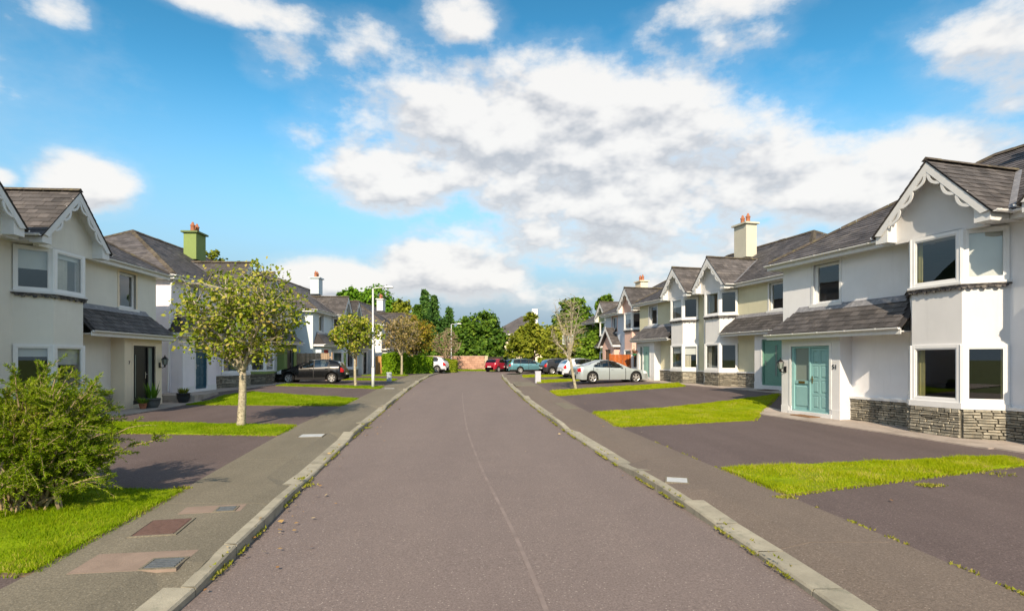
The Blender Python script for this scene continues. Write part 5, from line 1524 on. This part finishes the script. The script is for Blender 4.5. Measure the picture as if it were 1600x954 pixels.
def inpoly(x, z, poly):
    c = False; n = len(poly)
    for i in range(n):
        x0, z0 = poly[i]; x1, z1 = poly[(i + 1) % n]
        if (z0 > z) != (z1 > z) and x < (x1 - x0) * (z - z0) / (z1 - z0) + x0: c = not c
    return c

def build_car(kind, loc, heading, paint, label, plate_tint=None, tilt=0.):
    """heading: direction of travel in degrees from +x; local x runs from nose (0) to tail (L)"""
    sp = CAR_SPECS[kind]; L, Wd = sp['L'], sp['W']
    root = empty('car', loc, R(heading + 180), label, 'car', 'cars parked on the driveways')
    root.rotation_euler = (0, tilt, R(heading + 180))
    N = int(L / .035); xs = np.linspace(0, L, N + 1); x_c = L / 2
    rW = sp['r'] + .045; sec = []
    for x in xs:
        zt = lerp_tab(sp['top'], x); zb_ = lerp_tab(sp['belt'], x); zb_ = min(zb_, zt - .012)
        # plan shape
        e = min(x, L - x); w = Wd * (1 - .30 * max(0, 1 - e / .42) ** 2.2) * (1 - .012 * abs(x - x_c) / x_c)
        zl = .19 + .05 * max(0, 1 - e / .3)
        zs = zl
        for wx in sp['wheels']:
            q = rW ** 2 - (x - wx) ** 2
            if q > 0: zs = max(zs, sp['r'] + math.sqrt(q))
        green = max(0., min(1., (zt - zb_) / .42))
        wr = w * (.955 - .235 * green)          # half width at the cant rail
        zr_ = zb_ + (zt - zb_) * (.88 if green > .15 else .6)
        mid = max(zs + .03, min(zb_ - .05, .62)); zs2 = min(zs, zb_ - .1)
        pts = [(0, zl if zs == zl else zs2), (w * .80, zl if zs == zl else zs2), (w * .965, zs2 + .015), (w * .995, max(zs2 + .03, .36)), (w, max(zs2 + .05, mid - .05)), (w * .992, max(zs2 + .06, mid + .06)), (w * .978, max(zs2 + .07, zb_ - .05)), (w * .95, zb_)]
        for t in (.2, .4, .6, .8, 1.0): pts.append((w * .95 + (wr - w * .95) * t + .015 * green * math.sin(t * math.pi), zb_ + (zr_ - zb_) * t))
        for t in (.22, .45, .7, 1.0): pts.append((wr * (1 - t), zr_ + (zt - zr_) * (1 - (1 - t) ** 2.2)))
        sec.append(pts)
    M_ = len(sec[0]); ws, rw = sp['ws'], sp['rw']
    parts = {}
    def face(cat, quad):
        parts.setdefault(cat, []).append(quad)
    for sgn in (1, -1):
        for i in range(N):
            for j in range(M_ - 1):
                q = [(xs[i] , sgn * sec[i][j][0], sec[i][j][1]), (xs[i + 1], sgn * sec[i + 1][j][0], sec[i + 1][j][1]), (xs[i + 1], sgn * sec[i + 1][j + 1][0], sec[i + 1][j + 1][1]), (xs[i], sgn * sec[i][j + 1][0], sec[i][j + 1][1])]
                x = (xs[i] + xs[i + 1]) / 2; z = sum(p[2] for p in q) / 4; y = abs(sum(p[1] for p in q) / 4)
                cat = 'body'
                if 7 <= j < 12:
                    for k, d in enumerate(sp['dlo']):
                        if inpoly(x, z, d): cat = ('side_window', sgn, k)
                    zt = lerp_tab(sp['top'], x); zb_ = lerp_tab(sp['belt'], x)
                if j >= 12 and ws[0] + .05 < x < ws[1] - .02: cat = 'windscreen'
                if j >= 12 and rw[0] + .02 < x < rw[1] - .02: cat = 'rear_window'
                tl = sp.get('tl', (.72, .88, .30))
                if x > L - tl[2] + (tl[1] - z) * .9 and 3 <= j <= 7 and tl[0] < z < tl[1]: cat = ('tail_lamp', sgn)
                if x < .5 and 4 <= j <= 7 and z > .60 and x > .06: cat = ('head_lamp', sgn) if x < .42 else cat
                if cat == 'body' and 7 <= j < 12 and True:
                    for k, d in enumerate(sp['dlo']):
                        if any(inpoly(x + ax, z + az, d) for ax, az in ((.045, 0), (-.045, 0), (0, .04), (0, -.04))): cat = ('window_surround', sgn, k); break
                seams = (sp['dlo'][0][0][0] - .12, sp['dlo'][0][-1][0] + .04, sp['dlo'][1][-1][0] + .12)
                if cat == 'body' and 2 <= j < 7 and z > .26 and min(abs(x - q) for q in seams) < .0176: cat = ('panel_gap', sgn, min(range(3), key=lambda k: abs(x - seams[k])))
                if cat == 'body' and 4 <= j <= 6 and x > L - .06 and .60 < z < .66: cat = ('panel_gap', sgn, 9)
                if j <= 1: cat = 'underbody'
                if cat == 'body' and z < .30 and kind != 'saloon': cat = 'lower_trim'
                if sgn < 0: q = q[::-1]
                face(cat, q)
    def emit(name, quads, mat, smooth=True):
        idx = {}; vs = []; fs = []
        for q in quads:
            f = []
            for p in q:
                k = (round(p[0], 4), round(p[1], 4), round(p[2], 4))
                if k not in idx: idx[k] = len(vs); vs.append((p[0] - x_c, p[1], p[2]))
                f.append(idx[k])
            f2 = [v for n_, v in enumerate(f) if v not in f[:n_]]
            if len(f2) >= 3: fs.append(tuple(f2))
        mb = MB(); mb.add(vs, fs); return mb.build(name, mat, root, smooth, kind='stuff' if name == 'window_surround' else None)
    for cat, quads in parts.items():
        nm = cat if isinstance(cat, str) else cat[0]
        mat = {'body': paint, 'side_window': M_carglass, 'windscreen': M_carglass, 'rear_window': M_carglass, 'tail_lamp': M_tail, 'head_lamp': M_head, 'underbody': M_trim, 'lower_trim': M_trim, 'window_surround': M_trim, 'panel_gap': M_trim}[nm]
        emit(nm, quads, mat)
    # dark cabin inside
    mb = MB(); mb.box(-x_c + ws[0] + .5, -x_c + rw[0] - .1, -Wd * .7, Wd * .7, .25, .86)
    for sx in (ws[0] + 1.0, ws[0] + 1.9):
        for sy in (-.36, .36): mb.box(-x_c + sx, -x_c + sx + .13, sy - .22, sy + .22, .8, 1.18)
    mb.build('seats', pm('car_seat', (.03, .03, .033), .9, .1), root)
    mb = MB(); mb.box(-x_c + .35, L - x_c - .35, -Wd * .62, Wd * .62, .2, .42); mb.build('chassis', M_trim, root)
    # wheels
    for wx in sp['wheels']:
        for sy in (-1, 1):
            r = sp['r']; cy = sy * (Wd - .115); wh = empty('wheel', (wx - x_c, cy, r)); wh.parent = root
            def ring(mb, prof, n=24):
                vs = []; fs = []
                for (rr, yy) in prof:
                    for k in range(n): a = 2 * math.pi * k / n; vs.append((rr * math.cos(a), yy * sy, rr * math.sin(a)))
                for i in range(len(prof) - 1):
                    for k in range(n): fs.append((i * n + k, i * n + (k + 1) % n, (i + 1) * n + (k + 1) % n, (i + 1) * n + k))
                mb.add(vs, fs)
            mb = MB(); ring(mb, [(r * .66, -.1), (r * .95, -.1), (r, -.07), (r, .07), (r * .95, .1), (r * .68, .098), (r * .66, .07)]); mb.build('tyre', M_rubber, wh, True)
            mb = MB(); ring(mb, [(r * .70, .085), (r * .66, .095), (r * .60, .085), (r * .60, -.05)]); ring(mb, [(r * .18, .05), (r * .17, .08), (0.001, .085)])
            ns = sp['spokes']
            for k in range(ns):
                a = 2 * math.pi * (k + .25) / ns; ca, sa = math.cos(a), math.sin(a); w0, w1 = r * .085, r * .13
                P = lambda rr, ww, yy: (rr * ca - ww * sa, yy * sy, rr * sa + ww * ca)
                mb.hexa([P(r * .12, -w0, .03), P(r * .12, w0, .03), P(r * .63, w1, .045), P(r * .63, -w1, .045)], [P(r * .12, -w0, .08), P(r * .12, w0, .08), P(r * .63, w1, .088), P(r * .63, -w1, .088)])
            mb.build('rim', M_rim, wh)
            mb = MB(); ring(mb, [(r * .62, .0), (.001, .0)]); mb.build('brake_disc', M_trim, wh)
    # mirrors, handles, plates
    for sy in (-1, 1):
        mx = sp['dlo'][0][0][0] + .12; bz = lerp_tab(sp['belt'], mx)
        mb = MB(); mb.hexa([(mx - x_c - .07, sy * (Wd * .93), bz + .03), (mx - x_c + .07, sy * (Wd * .93), bz + .03), (mx - x_c + .07, sy * (Wd + .13), bz + .05), (mx - x_c - .02, sy * (Wd + .13), bz + .05)],
                           [(mx - x_c - .05, sy * (Wd * .93), bz + .13), (mx - x_c + .07, sy * (Wd * .93), bz + .13), (mx - x_c + .07, sy * (Wd + .12), bz + .17), (mx - x_c - .01, sy * (Wd + .12), bz + .17)])
        mb.build('door_mirror', paint, root)
        for d in sp['dlo'][:2]:
            hx = max(p[0] for p in d) - .14; hz = lerp_tab(sp['belt'], hx) - .11
            mb = MB(); mb.box(hx - x_c - .1, hx - x_c + .08, sy * (Wd * .97), sy * (Wd * 1.008), hz - .018, hz + .018) if sy > 0 else mb.box(hx - x_c - .1, hx - x_c + .08, -Wd * 1.008, -Wd * .97, hz - .018, hz + .018)
            mb.build('door_handle', paint, root)
    mb = MB(); mb.box(L - x_c - .02, L - x_c + .012, -.26, .26, .52, .63); mb.build('number_plate', M_plate, root)
    mb = MB(); mb.box(-x_c - .012, -x_c + .02, -.26, .26, .38, .49); mb.build('number_plate', M_plate, root)
    return root

def gl(x, y): return (x, y, G(x, y) + .005)
P_black = pm('black_car_paint', (.004, .004, .005), .22, .03, 2, 0, 50, .35, coat=.25)
P_silver = car_paint('silver_car_paint', (.48, .54, .55), .45, .3)
P_teal = car_paint('teal_car_paint', (.10, .25, .29), .4, .3)
P_white = car_paint('pearl_white_car_paint', (.68, .68, .72), .1, .3)
P_red = car_paint('red_car_paint', (.36, .012, .03), .25, .28)
P_grey = car_paint('dark_grey_car_paint', (.035, .036, .042), .3, .3)
P_navy = car_paint('navy_car_paint', (.012, .02, .03), .3, .3)
build_car('hatch', gl(-12.75, 36.2), 186, P_black, 'shiny black hatchback parked on the left driveway', tilt=0)
build_car('saloon', gl(6.05, 35.35), 12, P_silver, 'silver saloon parked on the right driveway by the orange fence')
build_car('hatch', gl(5.75, 44.2), 14, P_white, 'pearl white hatchback behind the silver saloon')
build_car('estate', gl(1.78, 57.0), 10, P_teal, 'teal estate car with its tail over the right pavement')
build_car('hatch', gl(4.75, 53.2), 16, P_grey, 'dark grey car between the teal estate and the white hatchback')
build_car('small', gl(-1.35, 64.2), 52, P_red, 'small red hatchback at the end of the road')
build_car('hatch', gl(.9, 64.5), 30, P_navy, 'dark car hidden behind the teal estate')
build_car('suv', gl(-8.9, 59.3), 172, P_white, 'white car showing its tail between the two hedges')

# ---------------------------------------------------------------- street furniture
def lamp_post(x, y, hgt, arm, label):
    b = G(x, y); o = empty('street_lamp', (x, y, b), 0, label, 'street lamp', 'street lamps on the left pavement')
    mb = MB(); mb.tube([(0, 0, -.2), (0, 0, 1.15)], .085, 14); mb.build('base_compartment', M_galv, o, True)
    mb = MB(); mb.tube([(0, 0, 1.15), (0, 0, 1.22), (0, 0, hgt)], [.085, .062, .048], 14); mb.build('column', M_galv, o, True)
    mb = MB(); mb.tube([(0, 0, hgt - .04), (.1, 0, hgt + .02), (arm * .6, 0, hgt + .06)], [.035, .03, .028], 10); mb.build('arm', M_galv, o, True)
    mb = MB()
    xs = [arm * .55, arm * .62, arm * .8, arm * .98, arm * 1.02]; ws_ = [.05, .1, .13, .11, .06]; hs = [.05, .09, .1, .07, .03]
    ring_ = []
    for xx, w, h_ in zip(xs, ws_, hs): ring_.append([(xx, -w, hgt + .04), (xx, w, hgt + .04), (xx, w * .7, hgt + .04 + h_), (xx, -w * .7, hgt + .04 + h_)])
    for a, b_ in zip(ring_[:-1], ring_[1:]): mb.add(a + b_, [(0, 4, 5, 1), (1, 5, 6, 2), (2, 6, 7, 3), (3, 7, 4, 0)])
    mb.poly(ring_[0][::-1]); mb.poly(ring_[-1])
    hd = mb.build('lamp_head', M_galv, o)
    mb = MB(); mb.box(arm * .66, arm * .96, -.09, .09, hgt + .012, hgt + .039); mb.build('lens', M_frost, hd)
    mb = MB(); mb.lathe([(.03, 0), (.03, .05), (.02, .07), (0, .07)], (arm * .68, 0, hgt + .13), 8); mb.build('photocell', M_trim, hd)
lamp_post(-7.92, 32.15, 5.65, 1.15, 'tall grey street lamp standing beside the second left tree')
lamp_post(-7.55, 70.2, 5.6, 1.25, 'far street lamp in front of the pink end wall')

def cabinet(x, y, w, d, h_, mat, label):
    o = empty('utility_cabinet', (x, y, G(x, y)), R(6), label, 'cabinet')
    mb = MB(); mb.box(-w / 2, w / 2, -d / 2, d / 2, -.1, h_ - .03); mb.build('housing', mat, o)
    mb = MB(); mb.hexa([(-w / 2 - .02, -d / 2 - .02, h_ - .03), (w / 2 + .02, -d / 2 - .02, h_ - .03), (w / 2 + .02, d / 2 + .02, h_ - .03), (-w / 2 - .02, d / 2 + .02, h_ - .03)], [(-w / 2, -d / 2, h_ + .03), (w / 2, -d / 2, h_ + .03), (w / 2, d / 2, h_ + .01), (-w / 2, d / 2, h_ + .01)]); mb.build('lid', mat, o)
    mb = MB(); mb.box(-w / 2 + .04, w / 2 - .04, -d / 2 - .012, -d / 2, .05, h_ - .08); mb.build('door', mat, o)
M_cab_w = pm('white_cabinet', (.5, .5, .57), .5, .06); M_cab_g = pm('grey_cabinet', (.32, .36, .4), .5, .08)
cabinet(1.72, 37.6, .36, .3, .75, M_cab_w, 'white utility cabinet on the right pavement edge')
cabinet(-8.55, 39.3, .32, .28, .62, M_cab_g, 'small grey utility cabinet beside the left pavement')

# ---------------------------------------------------------------- fences and walls
def board_fence(label, A, B, hgt, mat, bw=.14, gap=.012, posts=True, z=None, cat='fence', name='timber_fence'):
    A, B = Vector((*A, 0)), Vector((*B, 0)); L = (B - A).length; U = (B - A) / L; rz_ = math.atan2(U.y, U.x)
    b0 = z if z is not None else min(G(A.x, A.y), G(B.x, B.y)); o = empty(name, (A.x, A.y, b0), rz_, label, cat)
    n = int(L / (bw + gap)); me = None; rg = random.Random(int(L * 50))
    mb = MB(); mb.box(0, bw, -.01, .012, .03, hgt); me = bpy.data.meshes.new('board'); me.from_pydata(mb.v, [], mb.f); me.materials.append(mat)
    for i in range(n):
        bo = link('board', me, o, loc=(i * (bw + gap), -.012 * (i % 2), rg.uniform(-.015, .015)))
    for zz in (.3, hgt - .3):
        mb = MB(); mb.box(0, L, .014, .05, zz - .04, zz + .04); mb.build('rail', mat, o)
    if posts:
        for i in range(max(2, int(L / 1.8) + 1)):
            x = L * i / max(1, int(L / 1.8)); mb = MB(); mb.box(x - .05, x + .05, .02, .12, -.2, hgt + .06); mb.build('post', mat, o)
    return o
board_fence('grey weathered plank fence behind the black hatchback', (-15.3, 39.75), (-12.75, 39.9), 1.92, M_fence_g, .13)
f = board_fence('orange stained panel fence between the pink and cream houses', (6.95, 39.9), (8.75, 40.3), 1.72, M_fence_o, .12)
board_fence('low orange picket fence far behind the white hatchback', (6.85, 58.0), (8.1, 58.2), 1.4, M_fence_o, .12, .05)
board_fence('tan timber gate beside the tall hedge', (-13.1, 54.3), (-12.3, 54.4), 1.75, M_fence_t, .12, name='timber_gate', cat='gate')
board_fence('dark board fence behind the red hatchback', (-3.6, 71.6), (-1.2, 71.6), 1.65, M_fence_d, .2, z=.75)
board_fence('dark board fence beside the small bright hedge', (5.0, 63.2), (6.9, 63.2), 1.5, M_fence_d, .2, z=.73)
mb = MB(); mb.box(-.22, .22, -.012, .012, -.24, .24)
sgn = mb.build('notice_board', M_white, label='small white notice fixed on the grey plank fence', cat='sign', loc=(-13.35, 39.8, G(-13.3, 39.8) + 1.15)); sgn.rotation_euler = (0, 0, .06)
# end wall of pink blocks, block by block
wl = empty('boundary_wall', (-12.8, 71.4, .72), 0, 'pink block boundary wall at the end of the street', 'wall')
mb = MB(); mb.box(0, 9.3, 0, .2, -.4, 1.72); mb.build('wall_core', M_mortar, wl)
rg2 = random.Random(8); bw, bh = .62, .287
mbk = MB(); mbk.box(.008, bw - .008, -.03, .1, .008, bh - .008); blk = bpy.data.meshes.new('block'); blk.from_pydata(mbk.v, [], mbk.f); blk.materials.append(M_pink)
for r_ in range(6):
    for c_ in range(15):
        link('block', blk, wl, loc=(c_ * bw - (.31 if r_ % 2 else 0) + .31, rg2.uniform(-.006, .006), r_ * bh))
mb = MB(); mb.box(-.04, 9.34, -.06, .26, 1.722, 1.8); mb.build('coping', pm('pink_coping', (.5, .33, .27), .9, .15), wl)
mb = MB(); mb.box(9.35, 9.75, -.1, .3, -.4, 1.82); mb.build('end_pier', pm('cream_pier', (.5, .42, .3), .9, .1), wl)

# far house across the end of the street
fh = empty('house', (-2.9, 86, .8), R(-8), 'pale detached house with grey hipped roof seen through the trees', 'house')
mb = MB(); wall_cells(mb, 0, 8.4, -.4, 5.15, [(1.2, 2.4, .9, 2.1), (5.2, 6.6, .9, 2.1), (2.9, 3.7, 3.1, 4.3), (5.9, 6.9, 3.1, 4.3)], -.25, 0.)
mb.v = [(x, y, z) for x, y, z in mb.v]; mb.build('front_wall', cream7, fh)
for a, b in ((0, .25), (8.15, 8.4)):
    mb = MB(); mb.box(a, b, .001, 8, -.4, 5.15); mb.build('side_wall', cream7, fh)
mb = MB(); mb.box(.25, 8.15, 7.75, 8, -.4, 5.15); mb.build('rear_wall', cream7, fh)
mb = MB(); e = .45; zt = 8.1
b4 = [(-e, -e - .25, 5.1), (8.4 + e, -e - .25, 5.1), (8.4 + e, 8 + e, 5.1), (-e, 8 + e, 5.1)]
mb.add(b4 + [(3.9, 3.9, zt), (4.5, 3.9, zt)], [(0, 1, 5, 4), (1, 2, 5), (2, 3, 4, 5), (3, 0, 4), (3, 2, 1, 0)])
frf = mb.build('roof', M_slate, fh)
mb = MB(); mb.box(-e, 8.4 + e, -e - .28, -e - .251, 4.95, 5.12); mb.build('fascia', M_wood_white, fh)
mb = MB(); mb.box(5.6, 6.5, 3.5, 4.3, 6.5, 9.2); mb.build('chimney', white_r, fh)
for (a, b, c, d) in ((1.2, 2.4, .9, 2.1), (5.2, 6.6, .9, 2.1), (2.9, 3.7, 3.1, 4.3), (5.9, 6.9, 3.1, 4.3)):
    mb = MB(); t = .09
    for q in ((a, a + t, c, d), (b - t, b, c, d), (a + t, b - t, c, c + t), (a + t, b - t, d - t, d)): mb.box(q[0], q[1], -.16, -.08, q[2], q[3])
    wo_ = mb.build('window', M_white, fh); mb = MB(); mb.quad((a, -.11, c), (b, -.11, c), (b, -.11, d), (a, -.11, d)); mb.build('pane', M_glass, wo_)
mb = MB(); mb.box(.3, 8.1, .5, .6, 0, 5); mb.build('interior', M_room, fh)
# white outbuilding roof line behind the dark fence on the right
ob = empty('outbuilding', (4.4, 68, .73), 0, 'low white outbuilding behind the light green tree', 'outbuilding')
mb = MB(); mb.box(0, 3.6, 0, 3, -.3, 1.75); mb.build('wall', white_r, ob)
mb = MB(); mb.prism([(-.2, -.2, 1.75), (3.8, -.2, 1.75), (3.8, 1.5, 2.35), (-.2, 1.5, 2.35)], (0, 0, .08)); mb.build('roof', white_r, ob)
# basketball hoop
bb = empty('basketball_hoop', (5.0, 50.6, G(5.0, 50.6)), R(8), 'basketball hoop on a pole beside the tall green tree', 'basketball hoop')
mb = MB(); mb.tube([(0, 0, -.2), (0, 0, 3.2)], .05, 8); mb.build('pole', M_galv, bb)
mb = MB()
for q in ((-.5, -.46, 2.75, 3.55), (.46, .5, 2.75, 3.55), (-.46, .46, 2.75, 2.79), (-.46, .46, 3.51, 3.55), (-.2, -.17, 2.9, 3.25), (.17, .2, 2.9, 3.25), (-.17, .17, 3.22, 3.25)): mb.box(q[0], q[1], -.1, -.06, q[2], q[3])
mb.build('backboard_frame', M_white, bb)
mb = MB(); mb.box(-.46, .46, -.085, -.075, 2.79, 3.51); mb.build('backboard', M_frost, bb)
mb = MB(); mb.tube([(.22 * math.cos(a), -.33 + .22 * math.sin(a), 2.88) for a in np.linspace(0, 6.283, 17)], .012, 5, False); mb.build('rim', c_red, bb)

# ---------------------------------------------------------------- pots, mats, basket
def pot_plant(loc, label, r, h_, potmat, seed, n, ht, spread, lm='mid', wide=.02, fern=False):
    rg = np.random.default_rng(seed); o = empty('potted_plant', loc, 0, label, 'potted plant', 'pots by the front doors')
    mb = MB(); mb.lathe([(r * .62, 0), (r * .7, .02), (r * .95, h_ * .55), (r, h_), (r * 1.06, h_), (r * 1.06, h_ + .03), (r * .9, h_ + .03), (r * .88, h_ - .02), (0, h_ - .03)], (0, 0, 0), 18); mb.build('pot', potmat, o, True)
    a = rg.random(n) * 6.283; rr = spread * rg.random(n); H = ht * (.5 + .6 * rg.random(n)); base = np.stack([np.cos(a) * r * .4, np.sin(a) * r * .4, np.full(n, h_ - .02)], 1)
    d = np.stack([np.cos(a) * rr, np.sin(a) * rr, H], 1); sdv = np.stack([-np.sin(a), np.cos(a), 0 * a], 1) * wide
    m = base + d * [.45, .45, .6]; t = base + d
    V = np.stack([base, m + sdv, t, m - sdv], 1).reshape(-1, 3)
    npmesh('leaves', V, np.arange(4 * n).reshape(-1, 4), LM[lm], o, kind='stuff'); return o
M_pot_g = pm('grey_pot', (.11, .12, .12), .6, .15, 8); M_pot_b = pm('black_pot', (.025, .03, .035), .45, .1)
v = h7.world(2.15, 1.0); pot_plant((v.x, v.y, G(v.x, v.y) + .03), 'spiky green plant in a grey bowl by the black door', .27, .3, M_pot_g, 1, 46, .62, .22, 'bright', .025)
v = h7.world(2.62, .95); pot_plant((v.x, v.y, G(v.x, v.y) + .03), 'small trailing plant beside the grey bowl', .12, .16, M_terra, 2, 60, .25, .3, 'mid', .02)
v = h7.world(-.05, 1.0); pot_plant((v.x, v.y, G(v.x, v.y) + .03), 'low plant in a glossy black pot beside the concrete step', .24, .34, M_pot_b, 3, 90, .26, .2, 'olive', .018)
v = hL2F.world(2.9, .8); pot_plant((v.x, v.y, G(v.x, v.y) + .03), 'reddish shrub in a tub in front of the black hatchback', .25, .3, M_terra, 4, 90, .6, .3, 'brown', .03)
def mat_at(h, s0, s1, p0, p1, col, label):
    mb = MB(); q = [h.world(s0, p0), h.world(s1, p0), h.world(s1, p1), h.world(s0, p1)]
    mb.prism([(a.x, a.y, G(a.x, a.y) + .034) for a in q], (0, 0, .02)); mb.build('door_mat', col, label=label, cat='door mat')
mat_at(h51, 1.35, 2.15, .52, .92, pm('coir_mat', (.23, .12, .06), .95, .2, 20), 'brown coir mat below the teal door')
mat_at(hR2N, 1.1, 2.0, .52, .95, pm('brown_mat', (.12, .07, .05), .95, .2, 20), 'dark brown mat below the sage green door')
def meter_box(h, s0, s1, p, z0, z1, mat, name='meter_box'):
    b = h.part(name, mat, lambda mb: mb.box(s0, s1, p, p + .13, z0, z1))
    h.part('meter_door', mat, lambda mb: mb.box(s0 + .04, s1 - .04, p + .13, p + .142, z0 + .04, z1 - .04), b)
meter_box(hR1N, 7.0, 7.45, .1, -.25, .95, M_wood_white)
meter_box(hR2N, .52, .78, .45, 1.15, 1.5, M_black, 'post_box')
h = hR2F
hb = empty('hanging_basket', tuple(h.world(.42, .62, 1.62)), 0, 'hanging basket of pink flowers beside the mint door', 'hanging basket')
mb = MB(); mb.lathe([(0, -.16), (.1, -.13), (.17, -.03), (.18, 0)], (0, 0, 0), 14); mb.build('bowl', pm('green_bowl', (.05, .25, .12), .6, .1), hb, True)
rg = np.random.default_rng(2); C_ = rg.normal(size=(160, 3)) * [.12, .12, .08] + [0, 0, .12]
V, F = leaf_quads(C_, unit(rg.normal(size=(160, 3))), .05, rg); npmesh('flowers', V, F, leafmat('basket_flowers', [(0., (.1, .2, .03)), (.5, (.5, .2, .15)), (1., (.7, .35, .3))]), hb, kind='stuff')
mb = MB(); mb.tube([(0, 0, 0), (0, 0, .5)], .006, 4); mb.tube([(0, 0, .5), (0, .25, .55)], .012, 5); mb.build('bracket', M_black, hb)

# wooded hill west of the estate, out of the picture but mirrored in the windows
mb = MB(); vs = []; na, nr = 60, 8
for j in range(nr + 1):
    for i in range(na + 1):
        az = R(-128 + 76 * i / na); t = j / nr; d = 230 + 420 * t; hz = (150 * math.sin(math.pi * min(1, i / na)) ** .8 * (1 + .22 * math.sin(i * .35) + .1 * math.sin(i * 1.1))) * math.sin(t * math.pi / 2) ** 1.2
        vs.append((d * math.sin(az), d * math.cos(az), hz - 1.0 if j else -2))
mb.add(vs, [(j * (na + 1) + i, j * (na + 1) + i + 1, (j + 1) * (na + 1) + i + 1, (j + 1) * (na + 1) + i) for j in range(nr) for i in range(na)])
mb.build('hill', pm('wooded_hill', (.03, .05, .014), .95, .5, .06, .8, .1, .1, (.07, .09, .03), (.5, .6, .3)), smooth=True, kind='structure')
